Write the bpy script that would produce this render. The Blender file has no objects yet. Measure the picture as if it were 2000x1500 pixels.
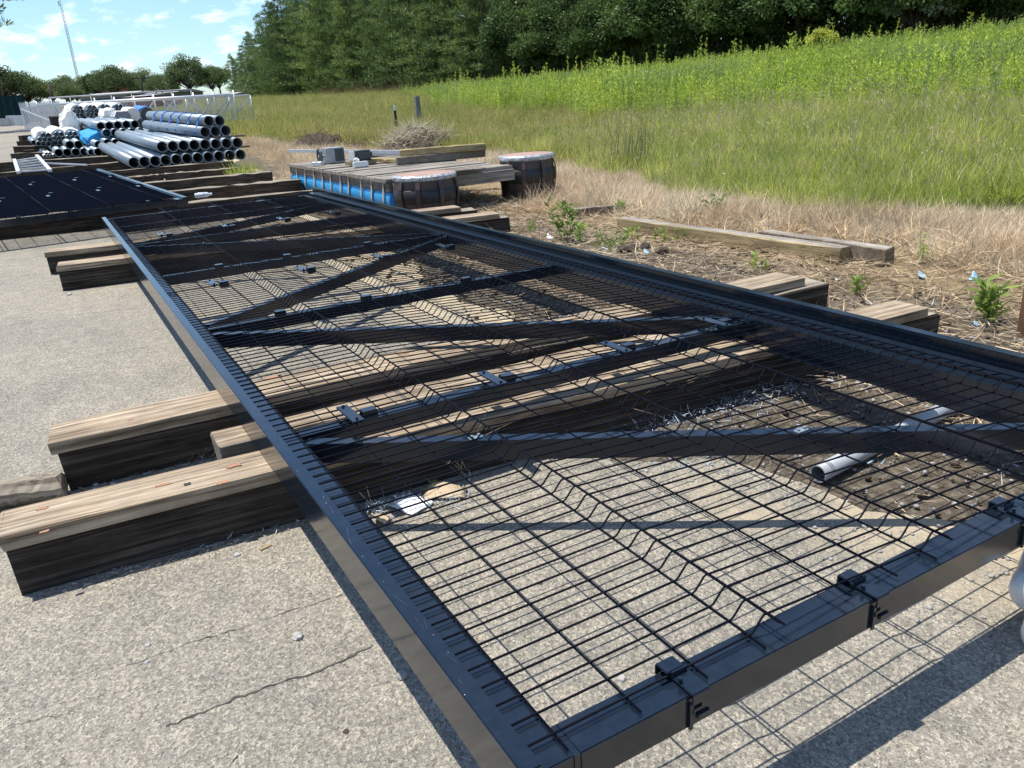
import bpy, bmesh, math, random
import numpy as np
from mathutils import Vector, Matrix
rnd = random.Random(7)
rng = np.random.default_rng(11)
R = math.radians
scene = bpy.context.scene
COL = scene.collection

# ------------------------------------------------------------------ camera, sky, sun, exposure
CAM_LOC = (-0.4716, -0.9113, 1.4423)
yaw, pitch, roll = R(28.754), R(-20.297), R(-3.706)
fw = Vector((math.sin(yaw)*math.cos(pitch), math.cos(yaw)*math.cos(pitch), math.sin(pitch)))
rt = Vector((math.cos(yaw), -math.sin(yaw), 0)); up = rt.cross(fw)
r2 = rt*math.cos(roll) + up*math.sin(roll); u2 = -rt*math.sin(roll) + up*math.cos(roll)
cam = bpy.data.cameras.new('camera'); camo = bpy.data.objects.new('camera', cam); COL.objects.link(camo)
camo.matrix_world = Matrix(((r2.x, u2.x, -fw.x, CAM_LOC[0]), (r2.y, u2.y, -fw.y, CAM_LOC[1]), (r2.z, u2.z, -fw.z, CAM_LOC[2]), (0, 0, 0, 1)))
cam.sensor_width = 36; cam.sensor_fit = 'HORIZONTAL'; cam.lens = 36*1554.3/2000
cam.clip_start = 0.05; cam.clip_end = 5000
scene.camera = camo

SDX, SDY = 0.22, -0.22                      # ground shift of a shadow per metre of height
sun_dir = Vector((SDX, SDY, -1)).normalized()
elev = math.asin(-sun_dir.z); azim = math.atan2(-sun_dir.x, -sun_dir.y)   # towards the sun, from +Y clockwise
world = bpy.data.worlds.new('World'); scene.world = world; world.use_nodes = True
nt = world.node_tree; nt.nodes.clear()
def N(tree, typ, **kw):
    n = tree.nodes.new(typ)
    for k, v in kw.items():
        if k.startswith('i_'): n.inputs[k[2:].replace('_', ' ')].default_value = v
        else: setattr(n, k, v)
    return n
out = N(nt, 'ShaderNodeOutputWorld'); bg = N(nt, 'ShaderNodeBackground'); bg.inputs[1].default_value = 0.125
sky = N(nt, 'ShaderNodeTexSky'); sky.sky_type = 'NISHITA'; sky.sun_disc = False
sky.sun_elevation = elev; sky.sun_rotation = azim; sky.air_density = 1.0; sky.dust_density = 0.5; sky.ozone_density = 2.2
tc = N(nt, 'ShaderNodeTexCoord'); sp = N(nt, 'ShaderNodeSeparateXYZ'); nt.links.new(tc.outputs['Generated'], sp.inputs[0])
zz = N(nt, 'ShaderNodeMath', operation='ADD'); zz.inputs[1].default_value = 0.16; nt.links.new(sp.outputs[2], zz.inputs[0])
zm = N(nt, 'ShaderNodeMath', operation='MAXIMUM'); zm.inputs[1].default_value = 0.05; nt.links.new(zz.outputs[0], zm.inputs[0])
dx = N(nt, 'ShaderNodeMath', operation='DIVIDE'); dy = N(nt, 'ShaderNodeMath', operation='DIVIDE')
nt.links.new(sp.outputs[0], dx.inputs[0]); nt.links.new(zm.outputs[0], dx.inputs[1])
nt.links.new(sp.outputs[1], dy.inputs[0]); nt.links.new(zm.outputs[0], dy.inputs[1])
cb = N(nt, 'ShaderNodeCombineXYZ'); nt.links.new(dx.outputs[0], cb.inputs[0]); nt.links.new(dy.outputs[0], cb.inputs[1])
mp = N(nt, 'ShaderNodeMapping'); mp.inputs['Location'].default_value = (3.1, 1.35, 0); mp.inputs['Scale'].default_value = (3.6, 2.0, 1)
nt.links.new(cb.outputs[0], mp.inputs[0])
cn = N(nt, 'ShaderNodeTexNoise'); cn.inputs['Scale'].default_value = 1.5; cn.inputs['Detail'].default_value = 9; cn.inputs['Roughness'].default_value = 0.58
nt.links.new(mp.outputs[0], cn.inputs['Vector'])
cr = N(nt, 'ShaderNodeValToRGB'); cr.color_ramp.elements[0].position = 0.52; cr.color_ramp.elements[1].position = 0.76
cr.color_ramp.elements[0].color = (0, 0, 0, 1); cr.color_ramp.elements[1].color = (1, 1, 1, 1)
nt.links.new(cn.outputs[0], cr.inputs[0])
mx = N(nt, 'ShaderNodeMix', data_type='RGBA'); nt.links.new(cr.outputs[0], mx.inputs[0])
tint = N(nt, 'ShaderNodeMix', data_type='RGBA'); tint.blend_type = 'MULTIPLY'; tint.inputs[0].default_value = 1.0
nt.links.new(sky.outputs[0], tint.inputs[6]); tint.inputs[7].default_value = (0.76, 0.92, 1.06, 1)
nt.links.new(tint.outputs[2], mx.inputs[6]); mx.inputs[7].default_value = (8.2, 8.3, 8.4, 1)
nt.links.new(mx.outputs[2], bg.inputs[0]); nt.links.new(bg.outputs[0], out.inputs[0])

sl = bpy.data.lights.new('sun', 'SUN'); sl.energy = 4.6; sl.angle = R(0.53); sl.color = (1.0, 0.955, 0.88)
slo = bpy.data.objects.new('sun', sl); COL.objects.link(slo); slo.rotation_euler = sun_dir.to_track_quat('-Z', 'Y').to_euler()
slo.location = (0, 0, 30)
vs = scene.view_settings; vs.view_transform = 'Standard'; vs.look = 'None'; vs.gamma = 1.0; vs.exposure = 0.5; vs.use_curve_mapping = False
scene.cycles.max_bounces = 6; scene.cycles.transparent_max_bounces = 8
scene.cycles.use_denoising = True

# ------------------------------------------------------------------ pixel helper (2000x1500 photograph) and terrain
F = 1554.3
RY = ([-50, 8, 13, 18, 24, 32, 45, 80, 150, 400, 900], [0, 0, .05, .17, .40, .62, .85, 1.5, 2.7, 6, 12])
RX = ([-50, 6.5, 10, 16, 25, 35, 46, 80, 300], [0, 0, .1, .45, 1.1, 1.9, 2.6, 4, 8])
def T(x, y):
    x = np.asarray(x, float); y = np.asarray(y, float)
    return np.hypot(np.interp(y, *RY), np.interp(x, *RX)/(1+(np.maximum(y, 0)/60)**2))
def ray(px, py): return fw + r2*((px-1000)/F) + u2*((750-py)/F)
def dep(px, py, D): return Vector(CAM_LOC) + ray(px, py)*D
def gp(px, py, z=0.0):
    d = ray(px, py); t = (z-CAM_LOC[2])/d.z
    return Vector(CAM_LOC) + d*t
def gg(px, py, h=0.0):
    d = ray(px, py); t = np.concatenate([np.linspace(.5, 60, 4000), np.linspace(60, 500, 3000)])
    x = CAM_LOC[0]+t*d.x; y = CAM_LOC[1]+t*d.y; z = CAM_LOC[2]+t*d.z
    i = int(np.argmax(z < T(x, y)+h)); return Vector((x[i], y[i], z[i]))

# ------------------------------------------------------------------ materials
MATS = {}
def newmat(name):
    m = bpy.data.materials.new(name); m.use_nodes = True; t = m.node_tree; MATS[name] = m
    return m, t, t.nodes['Principled BSDF']
def L(t, a, b): t.links.new(a, b)
def ramp(t, stops, fac=None):
    n = N(t, 'ShaderNodeValToRGB'); e = n.color_ramp.elements
    while len(e) < len(stops): e.new(0.5)
    for el, (p, c) in zip(e, stops): el.position = p; el.color = (*c, 1) if len(c) == 3 else c
    if fac is not None: L(t, fac, n.inputs[0])
    return n
def noise(t, scale, detail=4, rough=.55, vec=None, dist=0):
    n = N(t, 'ShaderNodeTexNoise'); n.inputs['Scale'].default_value = scale; n.inputs['Detail'].default_value = detail
    n.inputs['Roughness'].default_value = rough; n.inputs['Distortion'].default_value = dist
    if vec is not None: L(t, vec, n.inputs['Vector'])
    return n
def objvec(t, scale=(1, 1, 1), kind='Object'):
    tc = N(t, 'ShaderNodeTexCoord'); m = N(t, 'ShaderNodeMapping'); m.inputs['Scale'].default_value = scale
    L(t, tc.outputs[kind], m.inputs[0]); return m.outputs[0]
def mixc(t, fac, a, b, blend='MIX'):
    n = N(t, 'ShaderNodeMix', data_type='RGBA'); n.blend_type = blend
    for sock, v in ((n.inputs[0], fac), (n.inputs[6], a), (n.inputs[7], b)):
        if hasattr(v, 'node'): L(t, v, sock)
        elif isinstance(v, (int, float)): sock.default_value = v
        else: sock.default_value = (*v, 1)
    return n.outputs[2]
def bump(t, b, h, strength=.3, dist=.01):
    n = N(t, 'ShaderNodeBump'); n.inputs['Strength'].default_value = strength; n.inputs['Distance'].default_value = dist
    L(t, h, n.inputs['Height']); L(t, n.outputs[0], b.inputs['Normal'])
def randcol(t):
    return N(t, 'ShaderNodeObjectInfo').outputs['Random']
def simple(name, c1, c2, scale=8, rough=.6, metal=0, bmp=0, stretch=(1, 1, 1), bscale=60, var=.0, spec=.5):
    m, t, b = newmat(name); v = objvec(t, stretch)
    n = noise(t, scale, 5, .6, v); r = ramp(t, [(.3, c1), (.7, c2)], n.outputs[0])
    col = r.outputs[0]
    if var:
        rr = ramp(t, [(0, (1-var,)*3), (1, (1+var,)*3)], randcol(t)); col = mixc(t, 1.0, col, rr.outputs[0], 'MULTIPLY')
    L(t, col, b.inputs['Base Color']); b.inputs['Roughness'].default_value = rough; b.inputs['Metallic'].default_value = metal
    b.inputs['Specular IOR Level'].default_value = spec
    if bmp:
        n2 = noise(t, bscale, 4, .6, v); bump(t, b, n2.outputs[0], bmp)
    return m

# pavement: worn asphalt, pale aggregate showing
m, t, b = newmat('asphalt'); v = objvec(t)
n1 = noise(t, 0.55, 5, .6, v); n2 = noise(t, 300, 3, .75, v); n3 = noise(t, 9, 6, .7, v)
vo = N(t, 'ShaderNodeTexVoronoi'); vo.inputs['Scale'].default_value = 135; L(t, v, vo.inputs['Vector'])
base = ramp(t, [(.3, (.10, .09, .073)), (.48, (.25, .229, .192)), (.66, (.42, .385, .325))], n2.outputs[0]).outputs[0]
vr = ramp(t, [(0, (.30, .30, .30)), (.25, (.72, .72, .71)), (.6, (1.05, 1.05, 1.04)), (.84, (1.55, 1.5, 1.4))], None); L(t, vo.outputs['Color'], vr.inputs[0])
c = mixc(t, .8, base, vr.outputs[0], 'MULTIPLY')
c = mixc(t, 1.0, c, ramp(t, [(.3, (.78, .80, .82)), (.5, (1, 1, 1)), (.7, (1.16, 1.12, 1.06))], n1.outputs[0]).outputs[0], 'MULTIPLY')
c = mixc(t, 1.0, c, ramp(t, [(.32, (.82, .82, .82)), (.66, (1.08, 1.07, 1.04))], n3.outputs[0]).outputs[0], 'MULTIPLY')
nst = noise(t, 2.4, 7, .7, v, .6); c = mixc(t, ramp(t, [(.62, (0, 0, 0)), (.74, (.55, .55, .55))], nst.outputs[0]).outputs[0], c, (.12, .108, .09))
# blown sand near the dirt edge: world x
geo = N(t, 'ShaderNodeNewGeometry'); sx = N(t, 'ShaderNodeSeparateXYZ'); L(t, geo.outputs['Position'], sx.inputs[0])
n4 = noise(t, 1.7, 6, .65, v); ad = N(t, 'ShaderNodeMath', operation='MULTIPLY_ADD'); ad.inputs[1].default_value = 2.6; L(t, n4.outputs[0], ad.inputs[0]); L(t, sx.outputs[0], ad.inputs[2])
sandf = ramp(t, [(.58, (0, 0, 0)), (.72, (1, 1, 1))], None); mr = N(t, 'ShaderNodeMapRange'); mr.inputs[1].default_value = 0; mr.inputs[2].default_value = 4.6; L(t, ad.outputs[0], mr.inputs[0]); L(t, mr.outputs[0], sandf.inputs[0])
c = mixc(t, sandf.outputs[0], c, mixc(t, n2.outputs[0], (.36, .29, .19), (.52, .44, .31)))
L(t, c, b.inputs['Base Color']); b.inputs['Roughness'].default_value = .9; b.inputs['Specular IOR Level'].default_value = .25
hb = N(t, 'ShaderNodeMath', operation='ADD'); L(t, n2.outputs[0], hb.inputs[0]); L(t, vo.outputs['Distance'], hb.inputs[1])
bump(t, b, hb.outputs[0], .55, .004)

# ground: dirt strip, dry straw, green field by position
m, t, b = newmat('soil_and_turf'); geo = N(t, 'ShaderNodeNewGeometry'); v = geo.outputs['Position']
sx = N(t, 'ShaderNodeSeparateXYZ'); L(t, v, sx.inputs[0])
n1 = noise(t, 1.1, 6, .65, v); n2 = noise(t, 22, 5, .7, v); n3 = noise(t, 95, 4, .7, v); n5 = noise(t, .12, 4, .6, v)
dirt = ramp(t, [(.28, (.045, .038, .029)), (.5, (.125, .105, .08)), (.72, (.26, .23, .185))], n2.outputs[0]).outputs[0]
dirt = mixc(t, .5, dirt, ramp(t, [(.3, (.55, .52, .48)), (.7, (1.4, 1.35, 1.25))], n3.outputs[0]).outputs[0], 'MULTIPLY')
straw = ramp(t, [(.3, (.17, .12, .062)), (.7, (.36, .275, .155))], n2.outputs[0]).outputs[0]
turf = ramp(t, [(.3, (.045, .062, .014)), (.55, (.085, .10, .024)), (.75, (.13, .125, .04))], n1.outputs[0]).outputs[0]
def step(val, a, bb):
    mr = N(t, 'ShaderNodeMapRange'); mr.inputs[1].default_value = a; mr.inputs[2].default_value = bb; L(t, val, mr.inputs[0]); return mr.outputs[0]
ad = N(t, 'ShaderNodeMath', operation='MULTIPLY_ADD'); ad.inputs[1].default_value = 1.6; L(t, n1.outputs[0], ad.inputs[0]); L(t, sx.outputs[0], ad.inputs[2])
c = mixc(t, step(ad.outputs[0], 4.9, 5.6), dirt, straw)
c = mixc(t, step(ad.outputs[0], 7.4, 8.6), c, turf)
L(t, c, b.inputs['Base Color']); b.inputs['Roughness'].default_value = .95; b.inputs['Specular IOR Level'].default_value = .15
hb = N(t, 'ShaderNodeMath', operation='MULTIPLY_ADD'); hb.inputs[1].default_value = .35; L(t, n3.outputs[0], hb.inputs[0]); L(t, n2.outputs[0], hb.inputs[2])
bump(t, b, hb.outputs[0], .9, .03)

# black powder coat
m, t, b = newmat('black_paint'); v = objvec(t)
n = noise(t, 40, 5, .6, v); r = ramp(t, [(.35, (.007, .012, .020)), (.7, (.011, .018, .029))], n.outputs[0])
ns = noise(t, 7, 8, .75, v); sc = ramp(t, [(.70, (0, 0, 0)), (.80, (1, 1, 1))], ns.outputs[0])
c = mixc(t, sc.outputs[0], r.outputs[0], (.045, .044, .042)); L(t, c, b.inputs['Base Color'])
rr = ramp(t, [(.3, (.10,)*3), (.75, (.24,)*3)], ns.outputs[0]); L(t, rr.outputs[0], b.inputs['Roughness']); b.inputs['Specular IOR Level'].default_value = .42; b.inputs['Coat Weight'].default_value = .12; b.inputs['Coat Roughness'].default_value = .07; b.inputs['Coat IOR'].default_value = 1.7
nb = noise(t, 5, 3, .5, v); bump(t, b, nb.outputs[0], .05, .01)
m, t, b = newmat('black_wire'); b.inputs['Base Color'].default_value = (.005, .006, .011, 1); b.inputs['Roughness'].default_value = .5; b.inputs['Specular IOR Level'].default_value = .06
m, t, b = newmat('matte_wire'); b.inputs['Base Color'].default_value = (.005, .007, .013, 1); b.inputs['Roughness'].default_value = .9; b.inputs['Specular IOR Level'].default_value = 0.0
simple('crack_fill', (.035, .031, .027), (.085, .076, .064), 60, .95)
simple('scratch', (.06, .065, .07), (.12, .125, .13), 60, .7)
simple('scuff', (.35, .35, .34), (.5, .5, .48), 60, .7)

def wood(name, dark, mid, light, gs=1.0, rough=.85, knots=True, axis=0, bs=.5):
    m, t, b = newmat(name); st = [46, 46, 46]; st[axis] = 1.5; v = objvec(t, tuple(st))
    rv = N(t, 'ShaderNodeObjectInfo'); add = N(t, 'ShaderNodeVectorMath', operation='ADD')
    sc = N(t, 'ShaderNodeVectorMath', operation='SCALE'); cbx = N(t, 'ShaderNodeCombineXYZ')
    for i in range(3): L(t, rv.outputs['Random'], cbx.inputs[i])
    L(t, cbx.outputs[0], sc.inputs[0]); sc.inputs['Scale'].default_value = 37; L(t, v, add.inputs[0]); L(t, sc.outputs[0], add.inputs[1]); v = add.outputs[0]
    n = noise(t, 1.0*gs, 7, .62, v, .5); r = ramp(t, [(.28, dark), (.5, mid), (.74, light)], n.outputs[0])
    n2 = noise(t, 1.9*gs, 7, .72, v); st2 = ramp(t, [(.37, (.22, .2, .18)), (.47, (1, 1, 1))], n2.outputs[0])
    c = mixc(t, .85, r.outputs[0], st2.outputs[0], 'MULTIPLY')
    v3 = objvec(t, (3, 3, 3)); n3 = noise(t, 1.3, 5, .6, v3); c = mixc(t, 1.0, c, ramp(t, [(.3, (.72, .70, .68)), (.7, (1.18, 1.15, 1.1))], n3.outputs[0]).outputs[0], 'MULTIPLY')
    L(t, c, b.inputs['Base Color']); b.inputs['Roughness'].default_value = rough; b.inputs['Specular IOR Level'].default_value = .2
    bump(t, b, n2.outputs[0], bs, .006); return m
wood('weathered_plank', (.13, .095, .062), (.345, .275, .195), (.60, .525, .42))
wood('creosote_timber', (.010, .008, .007), (.045, .037, .030), (.135, .115, .095), 1.0, bs=1.0)
wood('old_timber_top', (.12, .10, .078), (.27, .235, .185), (.42, .375, .31))
wood('grey_deck', (.12, .105, .088), (.28, .255, .22), (.47, .44, .395))
wood('fascia_board', (.09, .077, .066), (.19, .165, .142), (.30, .27, .235), axis=1)
wood('yellow_pine', (.20, .15, .075), (.36, .285, .155), (.47, .385, .235))
wood('brown_beam', (.11, .085, .058), (.21, .17, .12), (.31, .26, .19), axis=1)
simple('rust_stain', (.26, .105, .045), (.42, .25, .15), 60, .85, stretch=(1, 8, 1))
simple('galvanised', (.20, .25, .285), (.33, .385, .42), 9, .40, .35, .08, (6, 1, 6), 30, .2)
simple('galvanised_pale', (.55, .57, .59), (.68, .70, .72), 6, .42, .35, .05, var=.06)
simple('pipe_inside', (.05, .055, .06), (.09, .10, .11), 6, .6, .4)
simple('grey_pvc', (.34, .365, .39), (.45, .475, .50), 5, .4, .0, .03)
simple('white_wrap', (.62, .60, .55), (.78, .77, .73), 14, .45, 0, .6, (1, 1, 1), 22)
simple('blue_drum', (.02, .25, .55), (.035, .34, .68), 4, .42, 0, .05)
simple('blue_strap', (.035, .15, .55), (.06, .24, .70), 12, .5)
simple('old_strap', (.28, .26, .18), (.47, .44, .34), 20, .8, 0, .2)
simple('brown_vinyl', (.045, .028, .025), (.085, .053, .046), 6, .5, 0, .1)
simple('brown_vinyl_top', (.30, .185, .135), (.40, .26, .20), 6, .6, 0, .1)
simple('black_rubber', (.012, .012, .013), (.03, .03, .03), 6, .5)
simple('silver_tape', (.22, .23, .24), (.62, .63, .64), 25, .4, .3, .5)
simple('machine_grey', (.25, .27, .28), (.42, .44, .45), 12, .5, .2)
simple('machine_dark', (.035, .045, .045), (.07, .08, .08), 12, .5, .1)
simple('white_paper', (.72, .73, .75), (.82, .83, .84), 6, .8)
simple('tan_paper', (.42, .31, .19), (.58, .46, .31), 8, .8)
simple('cardboard', (.50, .33, .15), (.62, .43, .22), 5, .8)
simple('brown_leather', (.10, .045, .025), (.17, .08, .045), 8, .5)
simple('plastic_shred', (.38, .42, .48), (.62, .65, .70), 30, .6, var=.3)
simple('blue_shred', (.20, .38, .52), (.38, .56, .66), 30, .6)
simple('stone', (.26, .25, .235), (.46, .44, .41), 18, .85, 0, .4, var=.3)
simple('dark_soil', (.03, .022, .015), (.09, .068, .045), 12, .95, 0, .9, (1, 1, 1), 18)
simple('metal_post_green', (.008, .02, .014), (.015, .03, .022), 10, .6)
simple('grey_post', (.14, .145, .145), (.21, .215, .21), 10, .6)
simple('roof_pale', (.34, .32, .30), (.44, .42, .40), 3, .7)
simple('building_grey', (.22, .24, .255), (.30, .32, .335), 2, .7)
simple('brick_red', (.30, .07, .04), (.42, .11, .07), 3, .8)
simple('window_dark', (.015, .018, .022), (.03, .034, .04), 3, .12)
simple('screen_green', (.004, .014, .016), (.008, .024, .026), 2, 1.0, spec=.0)
simple('concrete', (.36, .36, .36), (.50, .50, .495), 6, .85)
simple('mast_metal', (.30, .32, .35), (.40, .42, .45), 2, .6)
simple('pole_wood', (.035, .028, .02), (.07, .055, .04), 4, .9)
simple('clear_plastic', (.58, .64, .68), (.72, .76, .78), 14, .12)
simple('bark', (.045, .033, .024), (.105, .08, .06), 12, .95, 0, .8, (3, 3, .5), 14)
def leafmat(name, cols, trans=.35, rough=.55, sc=.35, var=.35, hl=None):
    m, t, b = newmat(name); geo = N(t, 'ShaderNodeNewGeometry'); n = noise(t, sc, 4, .65, geo.outputs['Position'])
    r = ramp(t, [(.3, cols[0]), (.5, cols[1]), (.72, cols[2])], n.outputs[0])
    rr = ramp(t, [(0, (1-var,)*3), (1, (1+var, 1+var*.9, 1+var*.6))], geo.outputs['Random Per Island'])
    c = mixc(t, 1.0, r.outputs[0], rr.outputs[0], 'MULTIPLY')
    ro = ramp(t, [(0, (.66, .72, .70)), (.5, (1, 1, 1)), (1, (1.32, 1.24, 1.1))], randcol(t)); c = mixc(t, 1.0, c, ro.outputs[0], 'MULTIPLY')
    L(t, c, b.inputs['Base Color']); b.inputs['Roughness'].default_value = rough; b.inputs['Specular IOR Level'].default_value = .25
    tr = N(t, 'ShaderNodeBsdfTranslucent'); L(t, c, tr.inputs[0]); mxs = N(t, 'ShaderNodeMixShader'); mxs.inputs[0].default_value = trans
    o = t.nodes['Material Output']; L(t, b.outputs[0], mxs.inputs[1]); L(t, tr.outputs[0], mxs.inputs[2]); L(t, mxs.outputs[0], o.inputs[0]); return m
leafmat('pine_needles', ((.07, .12, .042), (.125, .19, .062), (.21, .28, .098)), .42, .5, .3)
leafmat('oak_leaves', ((.085, .125, .05), (.125, .175, .068), (.175, .23, .10)), .4, .5, .3)
leafmat('forest_leaves', ((.05, .09, .03), (.08, .135, .04), (.13, .195, .062)), .35, .5, .3)
leafmat('pale_leaves', ((.12, .17, .10), (.20, .26, .17), (.32, .38, .28)), .3, .5, .8)
leafmat('meadow_blade', ((.27, .35, .075), (.42, .48, .12), (.60, .57, .23)), .52, .5, .9)
leafmat('olive_blade', ((.27, .31, .085), (.43, .42, .14), (.58, .50, .24)), .52, .6, .7)
leafmat('weed_leaf', ((.30, .43, .065), (.45, .57, .095), (.60, .65, .16)), .54, .5, .8)
leafmat('weed_leaf_grey', ((.26, .36, .09), (.34, .45, .13), (.44, .52, .18)), .5, .5, .5)
leafmat('rail_weed', ((.16, .24, .05), (.23, .33, .075), (.32, .40, .12)), .4, .55, 9)
leafmat('yellow_leaf', ((.40, .44, .06), (.52, .54, .09), (.62, .60, .14)), .4, .5, .8)
leafmat('dry_blade', ((.48, .38, .26), (.66, .55, .41), (.80, .71, .57)), .35, .7, .9)
leafmat('brown_reed', ((.13, .095, .05), (.22, .165, .09), (.32, .25, .14)), .35, .7, .6)
leafmat('dead_stem', ((.12, .09, .065), (.20, .155, .115), (.30, .245, .185)), .1, .8, 2)

# ------------------------------------------------------------------ mesh helpers
def fastmesh(name, verts, faces, mats, fmat=None, smooth=False):
    """verts (n,3); faces: list of tuples or (n,k) array"""
    me = bpy.data.meshes.new(name)
    if isinstance(faces, np.ndarray):
        k = faces.shape[1]; nf = len(faces)
        me.vertices.add(len(verts)); me.vertices.foreach_set('co', np.asarray(verts, np.float32).ravel())
        me.loops.add(nf*k); me.loops.foreach_set('vertex_index', faces.astype(np.int32).ravel())
        me.polygons.add(nf); me.polygons.foreach_set('loop_start', np.arange(0, nf*k, k, dtype=np.int32))
        me.polygons.foreach_set('loop_total', np.full(nf, k, np.int32))
        me.update(calc_edges=True); me.validate()
    else:
        me.from_pydata([tuple(v) for v in verts], [], faces)
    for mt in (mats if isinstance(mats, (list, tuple)) else [mats]): me.materials.append(MATS[mt])
    if fmat is not None: me.polygons.foreach_set('material_index', np.asarray(fmat, np.int32))
    if smooth: me.polygons.foreach_set('use_smooth', np.ones(len(me.polygons), bool))
    me.update(); return me
class MB:
    def __init__(s): s.v = []; s.f = []; s.m = []
    def add(s, vs, fs, mi=0):
        o = len(s.v); s.v += [tuple(p) for p in vs]; s.f += [tuple(i+o for i in f) for f in fs]; s.m += [mi]*len(fs); return s
    def box(s, a, b, mi=0, bev=0.0):
        x0, y0, z0 = a; x1, y1, z1 = b
        if not bev:
            vs = [(x, y, z) for z in (z0, z1) for y in (y0, y1) for x in (x0, x1)]
            return s.add(vs, [(0, 2, 3, 1), (4, 5, 7, 6), (0, 1, 5, 4), (2, 6, 7, 3), (0, 4, 6, 2), (1, 3, 7, 5)], mi)
        bm = bmesh.new(); bmesh.ops.create_cube(bm, size=1)
        for v in bm.verts: v.co = Vector(((x0+x1)/2+v.co.x*(x1-x0), (y0+y1)/2+v.co.y*(y1-y0), (z0+z1)/2+v.co.z*(z1-z0)))
        bmesh.ops.bevel(bm, geom=list(bm.edges), offset=bev, segments=2, affect='EDGES', clamp_overlap=True)
        bm.verts.index_update(); s.add([v.co for v in bm.verts], [tuple(v.index for v in f.verts) for f in bm.faces], mi); bm.free(); return s
    def tube(s, pts, r, n=8, mi=0, caps=True, taper=None):
        pts = [Vector(p) for p in pts]; rings = []; prev = None
        for i, p in enumerate(pts):
            d = (pts[min(i+1, len(pts)-1)]-pts[max(i-1, 0)]).normalized()
            if prev is None:
                a = Vector((0, 0, 1)) if abs(d.z) < .9 else Vector((1, 0, 0)); u = d.cross(a).normalized()
            else: u = (prev - d*prev.dot(d)).normalized()
            prev = u; w = d.cross(u); rr = r if taper is None else r*(taper[i] if hasattr(taper, '__len__') else 1+(taper-1)*i/(len(pts)-1))
            rings.append([p+(u*math.cos(2*math.pi*k/n)+w*math.sin(2*math.pi*k/n))*rr for k in range(n)])
        vs = [q for g in rings for q in g]; fs = []
        for i in range(len(pts)-1):
            for k in range(n): fs.append((i*n+k, i*n+(k+1) % n, (i+1)*n+(k+1) % n, (i+1)*n+k))
        if caps: fs += [tuple(range(n-1, -1, -1)), tuple((len(pts)-1)*n+k for k in range(n))]
        return s.add(vs, fs, mi)
    def prism(s, prof, y0, y1, mi=0):      # profile in x,z, extruded along y
        n = len(prof); vs = [(x, y0, z) for x, z in prof]+[(x, y1, z) for x, z in prof]
        fs = [(k, (k+1) % n, n+(k+1) % n, n+k) for k in range(n)]+[tuple(range(n-1, -1, -1)), tuple(range(n, 2*n))]
        return s.add(vs, fs, mi)
    def bar(s, a, b, w, h, mi=0):          # rectangular bar from a to b, w sideways, h along z
        a = Vector(a); b = Vector(b); d = (b-a).normalized(); u = Vector((-d.y, d.x, 0)).normalized() if abs(d.z) < .95 else Vector((1, 0, 0)); w2 = d.cross(u)
        vs = [p+u*sx*w/2+w2*sz*h/2 for p in (a, b) for sx, sz in ((-1, -1), (1, -1), (1, 1), (-1, 1))]
        return s.add(vs, [(3, 2, 1, 0), (4, 5, 6, 7), (0, 1, 5, 4), (1, 2, 6, 5), (2, 3, 7, 6), (3, 0, 4, 7)], mi)
    def mesh(s, name, mats, smooth=False): return fastmesh(name, s.v, s.f, mats, s.m, smooth)
def obj(name, me, parent=None, loc=None, rot=None, scale=None):
    o = bpy.data.objects.new(name, me); COL.objects.link(o)
    if parent: o.parent = parent
    if loc is not None: o.location = loc
    if rot is not None: o.rotation_euler = rot
    if scale is not None: o.scale = scale
    return o
def tag(o, label, cat, group=None, kind=None):
    if label: o['label'] = label
    if cat: o['category'] = cat
    if group: o['group'] = group
    if kind: o['kind'] = kind
    return o
def thing(name, label, cat, loc=(0, 0, 0), rz=0, group=None):
    o = bpy.data.objects.new(name, None); COL.objects.link(o); o.empty_display_size = .1
    o.location = loc; o.rotation_euler = (0, 0, rz); return tag(o, label, cat, group)
def struct(o): o['kind'] = 'structure'; return o
def stuff(o, label=None, cat=None): o['kind'] = 'stuff'; return tag(o, label, cat)
ORD = ['first', 'second', 'third', 'fourth', 'fifth', 'sixth', 'seventh', 'eighth', 'ninth', 'tenth', 'eleventh', 'twelfth', 'thirteenth', 'fourteenth', 'fifteenth', 'sixteenth',
       'seventeenth', 'eighteenth', 'nineteenth', 'twentieth', 'twenty-first', 'twenty-second', 'twenty-third', 'twenty-fourth', 'twenty-fifth', 'twenty-sixth', 'twenty-seventh', 'twenty-eighth', 'twenty-ninth', 'thirtieth'] + ['%dst' % i if i % 10 == 1 else '%dnd' % i if i % 10 == 2 else '%drd' % i if i % 10 == 3 else '%dth' % i for i in range(31, 99)]

# ------------------------------------------------------------------ ground
xs = np.concatenate([np.linspace(-600, -30, 12), np.linspace(-25, 0, 12), np.arange(.3, 9, .11), np.linspace(9.2, 30, 50), np.linspace(31, 80, 30), np.linspace(90, 700, 14)])
ys = np.concatenate([np.linspace(-300, -8, 8), np.linspace(-6, -1.2, 10), np.arange(-1, 10, .11), np.linspace(10.2, 40, 60), np.linspace(41, 160, 40), np.linspace(175, 1500, 20)])
X, Y = np.meshgrid(xs, ys); Z = T(X, Y)
bumpy = np.clip((X-2.0)/1.5, 0, 1)*np.clip((14-X)/6, 0, 1)*np.clip((16-Y)/4, 0, 1)
Z = Z + bumpy*(rng.random(X.shape)-.5)*.035 - .004
Z -= np.clip((X+2)/2, 0, 1)*0
gv = np.stack([X.ravel(), Y.ravel(), Z.ravel()], 1); nx = len(xs)
ii, jj = np.meshgrid(np.arange(len(ys)-1), np.arange(nx-1), indexing='ij'); q = (ii*nx+jj).ravel()
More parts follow.
